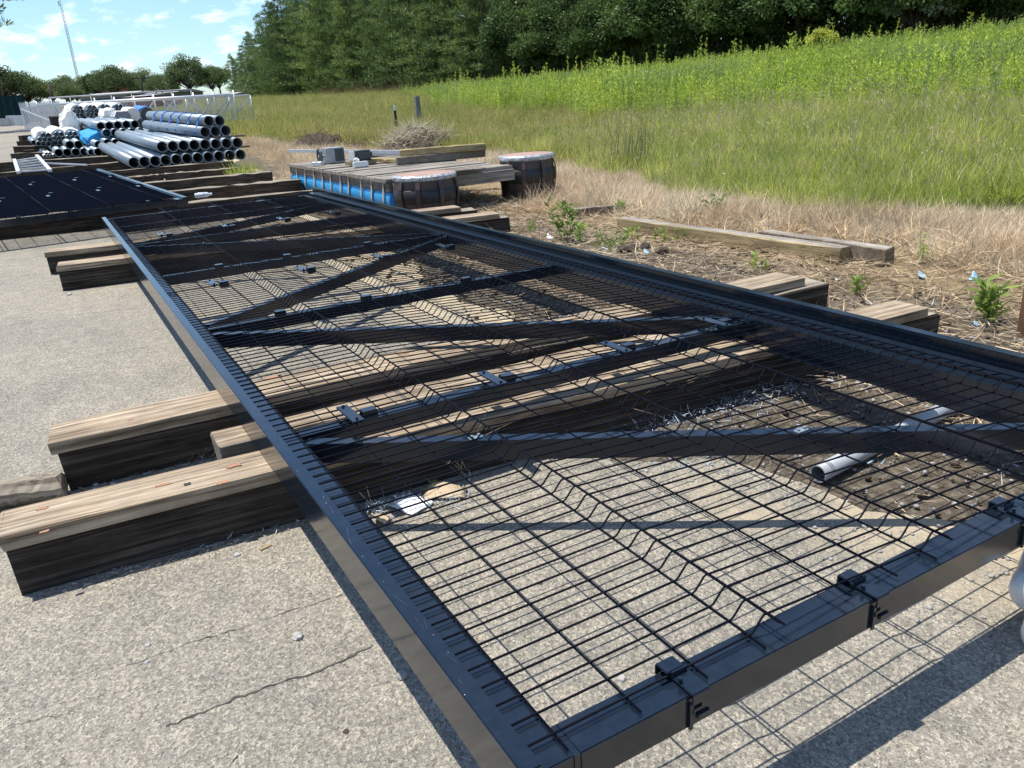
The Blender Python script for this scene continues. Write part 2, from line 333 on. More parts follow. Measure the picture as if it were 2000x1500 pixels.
me = fastmesh('ground', gv, np.stack([q, q+1, q+nx+1, q+nx], 1), 'soil_and_turf', smooth=True)
struct(obj('ground', me))
# pavement sheet with ragged right edge
py = np.concatenate([np.linspace(-60, -2, 20), np.arange(-1.9, 12, .12), np.linspace(12.2, 70, 150)])
edge = np.interp(py, [-60, 0, .6, 1.6, 3.2, 6, 10, 14, 20, 30, 45, 66, 70], [1.9, 1.9, 1.75, 1.35, 1.95, 2.2, 2.7, 3.3, 3.6, 3.9, 4.5, 2.5, 2.0])
edge = edge + rng.normal(0, .05, len(py)) + .08*np.sin(py*2.3) + .05*np.sin(py*7.1)
pv = []; ncol = 9
for yv, ev in zip(py, edge):
    for k, xx in enumerate([-60, -25, -10, -5, -2.5, -1, 0, .9]): pv.append((xx, yv, float(T(xx, yv))+.0045))
    pv.append((ev, yv, float(T(ev, yv))+.0045))
q = (np.arange(len(py)-1)[:, None]*ncol+np.arange(ncol-1)[None]).ravel()
pave = struct(obj('pavement', fastmesh('pavement', np.array(pv), np.stack([q, q+1, q+ncol+1, q+ncol], 1), 'asphalt')))
# cracks: thin jagged ribbons on the pavement
def crack(pts, w, seed, wob=.012):
    rr = random.Random(seed); vs = []; P = [gp(*p) for p in pts]; n = 0
    for a, bq in zip(P[:-1], P[1:]):
        seg = max(3, int((bq-a).length/.012))
        for i in range(seg):
            tt = i/seg; c = a.lerp(bq, tt); d = (bq-a).normalized(); u = Vector((-d.y, d.x, 0))
            n += rr.gauss(0, .35); n *= .93; off = n*wob*.5+rr.gauss(0, .0022); ww = w*max(.12, rr.uniform(.3, 1.2))*(1-.6*abs(2*tt-1)**3)
            c = c+u*off; vs += [(c.x+u.x*ww, c.y+u.y*ww, .0065), (c.x-u.x*ww, c.y-u.y*ww, .0065)]
    fs = [(2*i, 2*i+1, 2*i+3, 2*i+2) for i in range(len(vs)//2-1)]
    return obj('crack', fastmesh('crack', vs, fs, 'crack_fill'), pave)
crack([(325, 1424), (420, 1385), (545, 1335), (640, 1300), (735, 1258)], .0045, 1)
crack([(245, 1308), (360, 1265), (500, 1218), (600, 1185), (690, 1158)], .0016, 2)
crack([(0, 1432), (90, 1405), (160, 1392)], .001, 3)
crack([(450, 1498), (475, 1470)], .002, 4)
crack([(150, 700), (240, 690), (330, 672)], .002, 5, .02)
crack([(0, 640), (130, 618), (300, 600)], .0025, 6, .02)

# ------------------------------------------------------------------ the big gate lying on the timbers
HG = 0.3565
GW, GL = 2.47, 9.35
FOLDS = [.587, 1.145, 1.70, 2.225]; FH = .034
def gate_wire_profile(x0, x1, folds, fh):
    pts = [(x0, 0)]
    fl = list(folds)+[x1+.25]
    for bx, nx_ in zip(fl[:-1], fl[1:]):
        pts += [(bx-.005, 0), (bx+.003, .004), (bx+.027, fh-.003), (bx+.033, fh), (bx+.042, fh-.001)]
    return pts+[(x1, fh*.5)]
WR = .0027
def build_gate(root, W, Ln, folds, singles, posts, joints, diags, pitch, rail=True, detail=True, WR=WR, FH=FH, wmat='black_wire'):
    prof_ = gate_wire_profile(.043, W-.115, folds, FH); zx = lambda x: float(np.interp(x, [p_[0] for p_ in prof_], [p_[1] for p_ in prof_]))
    zt = HG-.012                                    # tops of the tubes
    # outer side tube with raised lip
    mb = MB(); mb.box((0, 0, HG-.128), (.041, Ln, HG+.006), bev=.0025); mb.box((.0405, .002, HG-.126), (.105, Ln-.002, zt), bev=.002)
    tube = obj('side_tube', mb.mesh('side_tube', 'black_paint'), root)
    if detail:
        mb = MB(); mb.box((.006, -.0015, HG-.05), (.03, .003, HG-.02)); obj('end_slot', mb.mesh('end_slot', 'black_rubber'), tube)
        mb = MB(); mb.tube([(-.001, .035, HG-.028), (.002, .035, HG-.028)], .006, 10); obj('weep_hole', mb.mesh('weep_hole', 'black_rubber'), tube)
        for i in range(12):
            yv = rnd.choice([rnd.uniform(.05, 1.2), rnd.uniform(.3, .95), rnd.uniform(0.1, 3)]); xv = rnd.uniform(.002, .036)
            a = rnd.uniform(0, 3.1); l = rnd.uniform(.0008, .003)
            mb = MB(); vs = [(xv+math.cos(a+k*2.1)*l*rnd.uniform(.4, 1), yv+math.sin(a+k*2.1)*l*rnd.uniform(.5, 1.5), HG+.0066) for k in range(4)]
            mb.add(vs, [(0, 1, 2, 3)]); obj('scuff_mark', mb.mesh('scuff_mark', 'scuff'), tube)
        for i in range(14):
            yv = rnd.uniform(.05, 2.6); mb = MB(); l = rnd.uniform(.01, .05); w_ = rnd.uniform(.0003, .0008); x0 = rnd.uniform(.004, .034); dx_ = rnd.uniform(-.012, .012)
            mb.add([(x0, yv, HG+.0065), (x0+w_, yv, HG+.0065), (x0+dx_+w_, yv+l, HG+.0065), (x0+dx_, yv+l, HG+.0065)], [(0, 1, 2, 3)]); obj('scuff_mark', mb.mesh('scuff_mark', 'scratch'), tube)
    # near and far end tubes
    for y0 in (0, Ln-.085):
        mb = MB(); mb.box((.118, y0, HG-.088), (W-.14, y0+.083, zt), bev=.002); mb.box((.106, y0+.002, HG-.086), (.1175, y0+.081, zt-.002)); obj('end_tube', mb.mesh('end_tube', 'black_paint'), root)
    for yp in posts:
        mb = MB(); mb.box((.106, yp-.032, HG-.075), (W-.14, yp+.032, zt), bev=.002); obj('post', mb.mesh('post', 'black_paint'), root)
    for (xa, ya, xb, yb) in diags:
        mb = MB(); mb.bar((xa, ya, HG-.052), (xb, yb, HG-.052), .048, .074); d = obj('diagonal_brace', mb.mesh('diagonal_brace', 'black_paint'), root)
        if detail:
            for fr in (.22, .62):
                mb = MB(); px_, py_ = xa+(xb-xa)*fr, ya+(yb-ya)*fr
                for s in (-.014, .014): mb.tube([(px_+s, py_, HG-.016), (px_+s, py_, HG-.004)], .006, 8)
                mb.box((px_-.024, py_-.012, HG-.015), (px_+.024, py_+.012, HG-.0115)); obj('bolt', mb.mesh('bolt', 'galvanised'), d)
    if rail:   # track rail along the far side
        prof = [(W-.165, HG-.145), (W, HG-.145), (W, HG+.072), (W-.045, HG+.072), (W-.045, HG+.058), (W-.018, HG+.05), (W-.018, HG+.012), (W-.07, HG+.006), (W-.07, HG-.002), (W-.085, HG-.002), (W-.085, HG+.006), (W-.112, HG+.006), (W-.112, HG-.013), (W-.165, HG-.013)]
        mb = MB(); mb.prism(prof[::-1], -.9, Ln); obj('track_rail', mb.mesh('track_rail', 'black_paint'), root)
    else:
        mb = MB(); mb.box((W-.15, 0, HG-.128), (W-.06, Ln, zt)); mb.box((W-.0595, 0, HG-.12), (W, Ln, HG+.006), bev=.002); obj('side_tube', mb.mesh('side_tube', 'black_paint'), root)
    # wires
    mb = MB(); mb.tube([(x, 0, z) for x, z in prof_], WR, 6)
    wm = mb.mesh('cross_wire', wmat, True)
    zc = HG; edges = [0]+list(joints)+[Ln]
    for a, bq in zip(edges[:-1], edges[1:]):
        y0 = a+(.054 if a == 0 else .012); y1 = bq-.02; n = max(2, round((y1-y0)/pitch)); 
        for k in range(n+1):
            o = obj('cross_wire', wm, root, (0, y0+(y1-y0)*k/n, zc)); o.rotation_euler.z = rnd.gauss(0, .0006)
        ln = (y1+.03)-(y0-.04)
        lm = MB(); lm.tube([(0, 0, 0), (0, ln, 0)], WR, 6); lm = lm.mesh('long_wire', 'black_wire', True)
        for xw in singles: obj('long_wire', lm, root, (xw, y0-.04, zc-2*WR+zx(xw)))
        for bx in folds:
            obj('long_wire', lm, root, (bx-.006, y0-.04, zc-2*WR)); obj('long_wire', lm, root, (bx+.033, y0-.04, zc+FH+2*WR-.001)); obj('long_wire', lm, root, (bx+.047, y0-.04, zc+FH-.001-2*WR))
def plate_mesh():
    mb = MB(); mb.box((-.022, -.092, 0), (.022, .092, .007), bev=.002); return mb.mesh('joint_plate', 'black_paint')
def bolt_mesh():
    mb = MB(); mb.tube([(0, 0, -.02), (0, 0, .004)], .007, 6); mb.tube([(0, 0, .004), (0, 0, .008)], .004, 8); return mb.mesh('bolt', 'black_paint')
PM, BM = plate_mesh(), bolt_mesh()
def clip_mesh():
    mb = MB(); mb.box((-.028, -.022, .004), (.028, .022, .010), bev=.002); mb.box((-.028, .018, -.03), (.028, .022, .005)); mb.box((-.028, -.022, -.03), (.028, -.018, .005)); return mb.mesh('wire_clip', 'black_paint')
CM = clip_mesh()
gate = thing('mesh_gate', 'large black wire mesh gate lying flat on timbers across the foreground', 'gate')
SING = [.10, .262, .425, .84, .995, 1.39, 1.545, 1.94, 2.085]
POSTS = [1.735, 3.47, 5.2, 6.95, 8.4]; JOINTS = [1.71, 4.52, 7.2]
DIAG = [(.115, 1.66, 2.32, .13), (.115, 3.36, 2.32, 1.80), (.115, 3.58, 2.32, 5.12), (.115, 6.85, 2.32, 5.28), (.115, 7.05, 2.32, 8.3)]
build_gate(gate, GW, GL, FOLDS, SING, POSTS, JOINTS, DIAG, .0585)
for yj, xl in zip(JOINTS, ([.30, .89, 1.50, 2.07], [.33, .92, 1.48, 2.0], [.36, .94, 1.48, 2.0])):
    for xv in xl:
        p = obj('joint_plate', PM, gate, (xv, yj+.02, HG+.014), (0, 0, rnd.uniform(-.05, .05)))
        for s in (-.072, .072): obj('bolt', BM, p, (0, s, .0065))
        obj('wire_clip', CM, gate, (xv+.075, yj+.035, HG+.003))
for yj in POSTS[1:3]:
    for xv in (.5, 1.0, 1.65): obj('wire_clip', CM, gate, (xv, yj+rnd.uniform(-.01, .01), HG+.003))
# end clamps: saddle, front plate, bolt tab
def clamp_meshes():
    mb = MB(); mb.box((-.026, .052, .009), (.018, .088, .0135), bev=.002); mb.box((-.026, .085, -.012), (.018, .0885, .0095)); mb.box((-.016, -.010, -.004), (.028, .050, .001), bev=.002); mb.box((-.016, .0485, -.003), (.022, .0525, .0125))
    a = mb.mesh('saddle', 'black_paint')
    mb = MB(); mb.box((-.016, -.0105, -.026), (.028, -.0065, -.001), bev=.0015); mb.box((-.018, -.007, -.084), (-.010, -.0015, -.026)); bq = mb.mesh('front_plate', 'black_paint')
    mb = MB(); mb.box((-.008, -.016, -.058), (.026, -.006, -.044), bev=.003); c = mb.mesh('tab', 'black_paint')
    mb = MB(); mb.tube([(-.012, .03, .001), (-.012, .03, .012)], .0045, 8); d = mb.mesh('bolt', 'black_paint'); return a, bq, c, d
ca, cb_, cc, cd = clamp_meshes()
for xv in (.383, .912, 1.49, 2.05):
    k = obj('end_clamp', ca, gate, (xv, 0, HG-.004)); obj('front_plate', cb_, k); obj('tab', cc, k); obj('bolt', cd, k)
for i, (px, pyy) in enumerate([(1150, 1180), ]): pass

# ------------------------------------------------------------------ second gate behind it
g2 = thing('mesh_gate', 'second dark mesh gate lying flat beyond the big gate, at the left edge', 'gate', (0, 0, 0))
A = Vector((1.09, 10.37)); Bq = Vector((.51, 16.55)); ang = math.atan2(-(Bq-A).x, (Bq-A).y)
base = Vector((A.x, A.y, 0)) + Matrix.Rotation(ang, 3, 'Z') @ Vector((-GW, 0, 0))
g2.location = (base.x, base.y, .025); g2.rotation_euler = (math.atan2(.105, 6.2), 0, ang)
build_gate(g2, GW, 6.35, [.24, .86, 1.50, 2.12], [.11, .42, .6, 1.05, 1.25, 1.7, 1.9], [1.6, 3.2, 4.8], [2.1, 4.3], [(.115, 1.5, 2.3, .15), (.115, 3.1, 2.3, 1.7)], .0225, rail=False, detail=False, WR=.0042, FH=.012, wmat='matte_wire')
for yj in (2.1, 4.3):
    for xv in (.5, 1.1, 1.75, 2.3):
        p = obj('joint_plate', PM, g2, (xv, yj, HG+.006)); obj('wire_clip', CM, g2, (xv+.08, yj+.4, HG+.003))
for xv in (.55, 1.1, 1.6, 2.0):
    k = obj('end_clamp', ca, g2, (xv, 0, HG-.004)); obj('front_plate', cb_, k)

# ------------------------------------------------------------------ timbers and their planks
def beam_mesh(name, Ln, W, H, mats, seed, jit=.004, cham=.008, seg=14, top_slot=False, endjit=.012):
    rr = random.Random(seed); prof = [(-W/2+cham, 0), (W/2-cham, 0), (W/2, cham), (W/2, H-cham), (W/2-cham, H), (-W/2+cham, H), (-W/2, H-cham), (-W/2, cham)]
    n = len(prof); vs = []; fs = []; fm = []; xsn = [-Ln/2+Ln*i/seg for i in range(seg+1)]
    sag = [rr.gauss(0, jit*.6) for _ in range(seg+1)]
    for i, x in enumerate(xsn):
        for k, (a, h) in enumerate(prof):
            ex = rr.uniform(-endjit, endjit) if i in (0, seg) else 0
            vs.append((x+ex, a+rr.gauss(0, jit)*.6+sag[i], max(0, h+(rr.gauss(0, jit)*.7 if h > cham*1.5 else 0))))
    for i in range(seg):
        for k in range(n):
            fs.append((i*n+k, i*n+(k+1) % n, (i+1)*n+(k+1) % n, (i+1)*n+k)); fm.append(1 if k == 4 and len(mats) > 1 else 0)
    fs += [tuple(range(n-1, -1, -1)), tuple(seg*n+k for k in range(n))]; fm += [0, 0]
    return fastmesh(name, vs, [tuple(reversed(f)) for f in fs], mats, fm)
def beam(name, a, bq, W, H, mats, seed, label, cat, group=None, z0=None, jit=.004, cham=.008):
    a = Vector(a); bq = Vector(bq); c = (a+bq)/2; d = bq-a
    me = beam_mesh(name, d.length, W, H, mats, seed, jit, cham)
    za = float(T(a.x, a.y)) if z0 is None else z0; zb = float(T(bq.x, bq.y)) if z0 is None else z0
    o = obj(name, me, None, (c.x, c.y, (za+zb)/2)); o.rotation_euler = (0, -math.atan2(zb-za, d.length), math.atan2(d.y, d.x))
    return tag(o, label, cat, group)
GT, GPk = 'timbers supporting the gates', 'planks capping the timbers'
HT, HP = .176, .05
def capped(a, bq, W, seed, la, lp, pa=None, pb=None, lift=0.0, WP=None):
    beam('support_timber', a, bq, W, HT, ['creosote_timber', 'old_timber_top'], seed, la, 'timber', GT, jit=.007)
    a = Vector(pa or a); bq = Vector(pb or bq); zc = float(T(*((a+bq)/2)))
    return beam('cap_plank', a, bq, WP or W*1.02, HP, ['weathered_plank'], seed+50, lp, 'plank', GPk, z0=zc+HT+.001+lift, jit=.0016, cham=.0022)
p1 = capped((-.825, 1.905), (3.52, 1.66), .205, 1, 'dark timber nearest the camera under the big gate', 'weathered plank capping the nearest timber, rust marks and a hole on top', (-.845, 1.903), (3.42, 1.66), WP=.212)
b2 = beam('support_timber', (-.115, 2.185), (2.3, 2.10), .17, HT+HP, ['old_timber_top', 'weathered_plank'], 3, 'short squared timber with its end between the two nearest capped timbers', 'timber', GT)
p2 = capped((-.665, 2.685), (3.66, 2.50), .235, 4, 'dark timber with a big knot, second from the camera', 'weathered plank capping the second timber from the camera', (-.68, 2.68), (3.5, 2.56), lift=0, WP=.24)
p3 = capped((-.535, 7.23), (3.72, 6.62), .23, 5, 'dark timber under the far half of the gate, nearer one of that pair', 'split-ended plank capping the nearer timber under the far half of the gate', (-.53, 7.23), (3.6, 6.62))
p4 = capped((-.60, 8.20), (3.75, 7.42), .23, 6, 'dark timber under the far half of the gate, farther one of that pair', 'plank capping the farther timber under the far half of the gate', (-.61, 8.20), (3.55, 7.44))
def far_timber(px0, px1, W, seed, label, H=.226, mats=('creosote_timber', 'old_timber_top'), ext=(0, 0)):
    a = gg(px0[0], px0[1], .226); bq = gg(px1[0], px1[1], .226); d = (bq-a); d.z = 0; d.normalize(); n = Vector((-d.y, d.x, 0))*W/2
    a = a-d*ext[0]+n; bq = bq+d*ext[1]+n
    return beam('support_timber', (a.x, a.y), (bq.x, bq.y), W, H, list(mats), seed, label, 'timber', GT, jit=.009)
far_timber((0, 434), (560, 378), .25, 20, 'long timber running under the meeting ends of the two gates', ext=(.3, .5))
far_timber((372, 371), (575, 352), .26, 21, 'timber just behind the plastic bottle, left of the pontoon', ext=(.5, .1))
far_timber((290, 358), (530, 336), .25, 22, 'second timber behind the plastic bottle, grass tuft at its end', ext=(.2, 0))
far_timber((326, 340), (468, 328), .24, 23, 'pale-topped timber lying just in front of the large pipe stack', ext=(.05, 0))
far_timber((240, 348), (318, 341), .24, 24, 'short timber end to end with the one in front of the pipe stack')
far_timber((20, 352), (255, 332), .24, 25, 'long timber under the near ends of the big pipes', ext=(.1, 2.0))
far_timber((5, 338), (200, 320), .24, 26, 'timber crossing behind the second gate under the ladder frame', ext=(.1, 1.2))
far_timber((0, 318), (215, 305), .24, 27, 'timber crossing beyond the ladder frame at the left edge', ext=(.2, 1.6))
far_timber((20, 300), (115, 297), .26, 28, 'timber under the short thick pipes of the left group', ext=(0, 2.8))
far_timber((25, 287), (95, 284), .26, 29, 'timber under the wrapped small pipe bundles, nearer one', ext=(0, 2.8))
far_timber((32, 276), (70, 274), .26, 30, 'timber under the wrapped small pipe bundles, middle one', ext=(0, 3.3))
far_timber((42, 265), (65, 263), .26, 31, 'farthest timber at the left of the pipe yard', ext=(0, 4))
# round log at the left edge
a = gp(-60, 975, .05); bq = gp(126, 950, .05); mb = MB()
pts = [a.lerp(bq, i/10) for i in range(11)]; pts = [Vector((p.x+rnd.gauss(0, .004), p.y+rnd.gauss(0, .004), .056)) for p in pts]
lg = beam('round_log', (a.x, a.y), (bq.x, bq.y), .12, .105, ['old_timber_top'], 88, 'short rounded weathered log at the left edge beside the second timber', 'log', None, jit=.004, cham=.035)
# stains, knot hole on planks
def plank_patch(parent, name, u, v, lu, lv, mat, seed, z=HP+.0022):
    rr = random.Random(seed); n = 22; vs = []
    for k in range(n):
        a = 2*math.pi*k/n; sgn = lambda c: math.copysign(abs(c)**.45, c)
        vs.append((u+sgn(math.cos(a))*lu*rr.uniform(.55, 1.15), v+sgn(math.sin(a))*lv*rr.uniform(.6, 1.1), z))
    return obj(name, fastmesh(name, vs, [tuple(range(n))], mat), parent)
for (px, pyy, lu, lv) in [(458, 910, .035, .014), (436, 943, .022, .016), (318, 948, .032, .012), (82, 994, .022, .011), (88, 1039, .014, .008)]:
    w = p1.matrix_world if False else (Matrix.Translation(p1.location) @ p1.rotation_euler.to_matrix().to_4x4()); q = w.inverted() @ gp(px, pyy, HT+HP)
    plank_patch(p1, 'rust_mark', q.x, q.y, lu, lv, 'rust_stain', px)
q = w.inverted() @ gp(366, 946, HT+HP); plank_patch(p1, 'knot_hole', q.x, q.y, .012, .010, 'black_rubber', 5)
w = Matrix.Translation(p2.location) @ p2.rotation_euler.to_matrix().to_4x4()
for (px, pyy, lu, lv) in [(254, 820, .012, .01), (532, 738, .045, .02), (600, 725, .03, .015), (790, 690, .03, .02), (850, 682, .04, .02)]:
    q = w.inverted() @ gp(px, pyy, HT+HP); plank_patch(p2, 'rust_mark', q.x, q.y, lu, lv, 'rust_stain', px)

for pk, sd in ((p1, 1), (p2, 2), (p3, 3), (p4, 4)):
    rr = random.Random(sd)
    for k in range(9):
        u0 = rr.uniform(-2.2, 1.6); ln_ = rr.uniform(.15, .7); v0 = rr.uniform(-.085, .085); vs = []; nn = 10; w0 = rr.uniform(.0008, .0022); dv = 0
        for q_ in range(nn+1):
            dv += rr.gauss(0, .0007); ww = w0*math.sin(math.pi*min(.98, max(.02, q_/nn))); vs += [(u0+ln_*q_/nn, v0+dv-ww, HP+.0024), (u0+ln_*q_/nn, v0+dv+ww, HP+.0024)]
        obj('check_crack', fastmesh('check_crack', vs, [(2*q_, 2*q_+2, 2*q_+3, 2*q_+1) for q_ in range(nn)], 'crack_fill'), pk)
# lumber in the dry grass
beam('lumber_beam', gp(1215, 447)[:2], gp(1648, 512)[:2], .14, .12, ['yellow_pine', 'grey_deck'], 60, 'long square beam with saw marks lying at the edge of the dry grass', 'lumber', None)
beam('lumber_beam', gp(1490, 478)[:2], gp(1735, 517)[:2], .13, .13, ['brown_beam', 'grey_deck'], 61, 'shorter grey beam lying just behind the saw-marked beam', 'lumber', None)
beam('lumber_board', gp(1120, 424)[:2], gp(1290, 408)[:2], .11, .10, ['brown_beam', 'grey_deck'], 62, 'short board half buried in dry grass behind the tall green weed', 'lumber', None)

# ------------------------------------------------------------------ pipes
_pm = {}
def pipe_mesh(od, ln, wall=.012, mat='galvanised', n=26):
    key = (od, ln, wall, mat)
    if key in _pm: return _pm[key]
    ro, ri = od/2, od/2-wall; vs = []; fs = []; fm = []
    for r_, y in ((ri, ln), (ro, ln), (ro, 0), (ri, 0), (ri, ln*.999)):
        vs += [(math.cos(2*math.pi*k/n)*r_, y, math.sin(2*math.pi*k/n)*r_) for k in range(n)]
    for i in range(4):
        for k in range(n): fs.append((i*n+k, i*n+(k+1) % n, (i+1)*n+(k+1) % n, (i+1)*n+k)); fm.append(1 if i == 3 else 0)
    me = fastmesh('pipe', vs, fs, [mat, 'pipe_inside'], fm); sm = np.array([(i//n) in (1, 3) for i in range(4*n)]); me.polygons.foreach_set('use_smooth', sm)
    _pm[key] = me; return me
def pipe(px, pyy, D, od, ln, label, group, az=0.0, tilt=None, mat='galvanised', name='steel_pipe', wall=.012):
    p = dep(px, pyy, D); tl = math.atan2(float(T(p.x, p.y+ln)-T(p.x, p.y)), ln) if tilt is None else tilt
    o = obj(name, pipe_mesh(od, ln, wall, mat), None, p, (tl, 0, az)); return tag(o, label, 'pipe', group)
def pipe_row(n, p0, p1, D0, D1, od, ln, fmt, group, az=0.0, **kw):
    for i in range(n):
        t_ = i/max(1, n-1); pipe(p0[0]+(p1[0]-p0[0])*t_, p0[1]+(p1[1]-p0[1])*t_, D0+(D1-D0)*t_, od, ln, fmt % ORD[i], group, az+rnd.gauss(0, .004), **kw)
GA = 'large galvanised pipes in the right-hand stack'
pipe_row(11, (262, 318), (470, 302), 16.3, 17.1, .222, 6.0, 'large galvanised pipe, %s from left in the bottom row of the right stack', GA, .035)
pipe_row(8, (317, 287), (464, 279), 16.55, 17.1, .222, 5.6, 'large galvanised pipe, %s from left in the second row of the right stack', GA, .06)
pipe_row(3, (401, 258), (441, 255), 17.0, 17.2, .222, 4.6, 'blue-strapped pipe, %s from left in the lower tier of the strapped bundle', GA, .13)
pipe_row(2, (408.5, 236.5), (429, 236), 17.0, 17.1, .222, 4.6, 'blue-strapped pipe, %s from left in the upper tier of the strapped bundle', GA, .13)
# spacers between the rows
for i, (px, pyy, ln, dd) in enumerate([(312, 300, 1.9, .35), (330, 293, 1.8, 3.2), (398, 270, .9, .4), (372, 268, .9, 3.0)]):
    p = dep(px, pyy+.5, 16.5+dd); me = beam_mesh('spacer_board', ln, .08, .045, ['brown_beam'], 70+i, .002, .004, 4)
    o = obj('spacer_board', me, None, (p.x+ln/2, p.y+.15, p.z-.03)); tag(o, 'short spacer board laid between pipe rows, %s from the bottom' % ORD[i], 'board', 'spacer boards in the pipe stack')
# blue straps round the bundle
ctr = dep(421, 249, 17.05); axd = Vector((-math.sin(.13), math.cos(.13), .04)).normalized(); ux = Vector((math.cos(.13), math.sin(.13), 0)); uz = Vector((0, 0, 1))
pl = [dep(401, 258, 17.0), dep(441, 255, 17.2), dep(429, 236, 17.1), dep(408.5, 236.5, 17.0)]
for k, s in enumerate((.35, 1.0, 1.75, 2.4, 3.1, 3.8)):
    mb = MB(); pts = []
    for p, (a0, a1) in zip(pl, ((180, 270), (270, 360), (0, 90), (90, 180))):
        for j in range(4):
            a = R(a0+(a1-a0)*j/3); pts.append(p+axd*s+(ux*math.cos(a)+uz*math.sin(a))*.118)
    pts.append(pts[0]); 
    for a, bq in zip(pts[:-1], pts[1:]):
        mb.bar(a, bq, .05, .012)
    tag(obj('tie_strap', mb.mesh('tie_strap', 'blue_strap')), 'blue tie strap round the strapped pipe bundle, %s from its near end' % ORD[k], 'strap', 'blue straps on the pipe bundle')
# wire bands on second row
for k, s in enumerate((.9, 2.9)):
    p = dep(317, 287, 16.55)+Vector((-math.sin(.06)*s, s, .03*s)); mb = MB(); pts = [p+Vector((math.cos(R(a))*.117, 0, math.sin(R(a))*.117)) for a in range(250, 80, -20)]; pts.append(pts[-1]+Vector((.9, 0, .0)))
    mb.tube(pts, .006, 5); tag(obj('wire_band', mb.mesh('wire_band', 'mast_metal')), 'dark wire band over the second pipe row, %s from its near end' % ORD[k], 'band', 'wire bands on the pipes')
GB = 'thick pipes in the middle stack'
pipe_row(5, (197, 246.5), (264, 242.5), 20.7, 20.9, .206, 4.2, 'thick galvanised pipe, %s from left in the top row of the middle stack', GB, .05)
pipe_row(5, (208.5, 260), (274.5, 257.5), 20.6, 20.8, .206, 4.2, 'thick galvanised pipe, %s from left in the second row of the middle stack', GB, .05)
pipe_row(2, (210.5, 279.5), (227, 279), 20.4, 20.5, .206, 4.2, 'thick galvanised pipe, %s from left in the bottom row of the middle stack', GB, .05)
GC = 'thick pipes in the left front group'
pipe_row(4, (115, 298.5), (165, 297), 20.4, 20.4, .206, 3.2, 'thick galvanised pipe, %s from left on the timber of the left front group', GC, .02)
pipe_row(2, (136.5, 283), (153.5, 282.5), 20.5, 20.5, .206, 3.2, 'thick galvanised pipe, %s from left stacked on top of the left front group', GC, .02)
pipe(193, 283, 20.4, .206, 3.4, 'single thick pipe slanting beside the blue tarp, upper one', GC, .10)
pipe(192.5, 297, 20.3, .206, 3.4, 'single thick pipe slanting beside the blue tarp, lower one', GC, .10)
pipe(178.5, 297.5, 20.3, .16, 3.4, 'narrower pipe between the left front group and the slanting pair', GC, .10)
GS = 'thin bright tubes on the timbers at the left'
for i, (px, pyy) in enumerate([(88, 305), (94, 304.5), (100, 304), (106, 303.5), (91, 300.5), (97, 300)]):
    pipe(px, pyy, 20.6, .07, 1.9, 'thin bright square-cut tube, %s of the small bunch left of the thick pipes' % ORD[i], GS, .05, mat='galvanised_pale', wall=.006)
GW_ = 'small pipes in white-wrapped bundles'
def bundle(cx, cy, D, od, rows, name, s):
    k = 0; pitch = od*F/D
    for r_, (n, off) in enumerate(rows):
        for i in range(n):
            px = cx+(i-(n-1)/2+off)*pitch; pyy = cy+r_*pitch*.87
            pipe(px, pyy, D, od, 3.0, 'small pipe, %s counted from top left in the %s' % (ORD[k], name), GW_, .03, wall=.007); k += 1
bundle(85, 264.5, 21.2, .125, [(2, .5), (3, .3), (3, .0)], 'low white-wrapped bundle farthest left', 1)
bundle(115.5, 262.5, 21.4, .125, [(2, 0), (3, 0), (3, .2)], 'low white-wrapped bundle second from left', 1)
bundle(142, 261.5, 21.5, .125, [(2, 0), (3, 0), (2, .3)], 'low white-wrapped bundle third from left', 1)
pipe(66, 278, 21.5, .12, 2.4, 'small pipe lying alone at the far left of the bundles', GW_, .03, wall=.007)
pipe(76, 278, 21.4, .12, 2.4, 'small pipe second from far left beside the bundles', GW_, .03, wall=.007)
bundle(153, 211, 27, .135, [(2, 0), (3, 0), (3, -.2), (2, .3)], 'high white-wrapped bundle farthest left', 1)
bundle(180, 210, 27, .135, [(2, 0), (3, 0), (3, 0), (2, .2)], 'high white-wrapped bundle second from left', 1)
bundle(205, 208.5, 27.2, .135, [(2, 0), (3, -.1)], 'high white-wrapped bundle third from left', 1)
bundle(231.5, 208, 27.3, .135, [(2, 0), (2, 0)], 'high white-wrapped bundle farthest right', 1)
bundle(156, 237, 26.6, .135, [(2, 0), (2, -.3), (2, .4)], 'bundle spilling below the high wrapped ones', 1)
# wraps: lumpy sleeves
def sleeve(px, pyy, D, rx, rz, ln, mat, label, cat, seed, lump=.12, az=.03, start=.15, flat=False):
    rr = random.Random(seed); p = dep(px, pyy, D); n, m_ = 18, 12; vs = []; fs = []
    for j in range(m_+1):
        y = start+ln*j/m_
        for k in range(n):
            a = 2*math.pi*k/n; s = 1+rr.uniform(-lump, lump)
            if j in (0, m_): s *= .93
            vs.append((math.cos(a)*rx*s, y+rr.uniform(-.03, .03), max(-rz*.95 if flat else -9, math.sin(a)*rz*s)))
    for j in range(m_):
        for k in range(n): fs.append((j*n+k, j*n+(k+1) % n, (j+1)*n+(k+1) % n, (j+1)*n+k))
    fs += [tuple(range(n)), tuple(m_*n+k for k in range(n-1, -1, -1))]
    o = obj('plastic_wrap' if 'blue' not in mat else 'blue_tarp', fastmesh('wrap', vs, [tuple(reversed(f)) for f in fs], mat, smooth=False), None, p, (.03, 0, az)); return tag(o, label, cat, 'wrapping over the pipe bundles')
sleeve(86, 269, 21.3, .21, .19, 2.6, 'white_wrap', 'white plastic wrap on the low bundle farthest left', 'wrap', 1, .08)
sleeve(116, 267, 21.5, .22, .20, 2.7, 'white_wrap', 'white plastic wrap on the second low bundle from left', 'wrap', 2, .08)
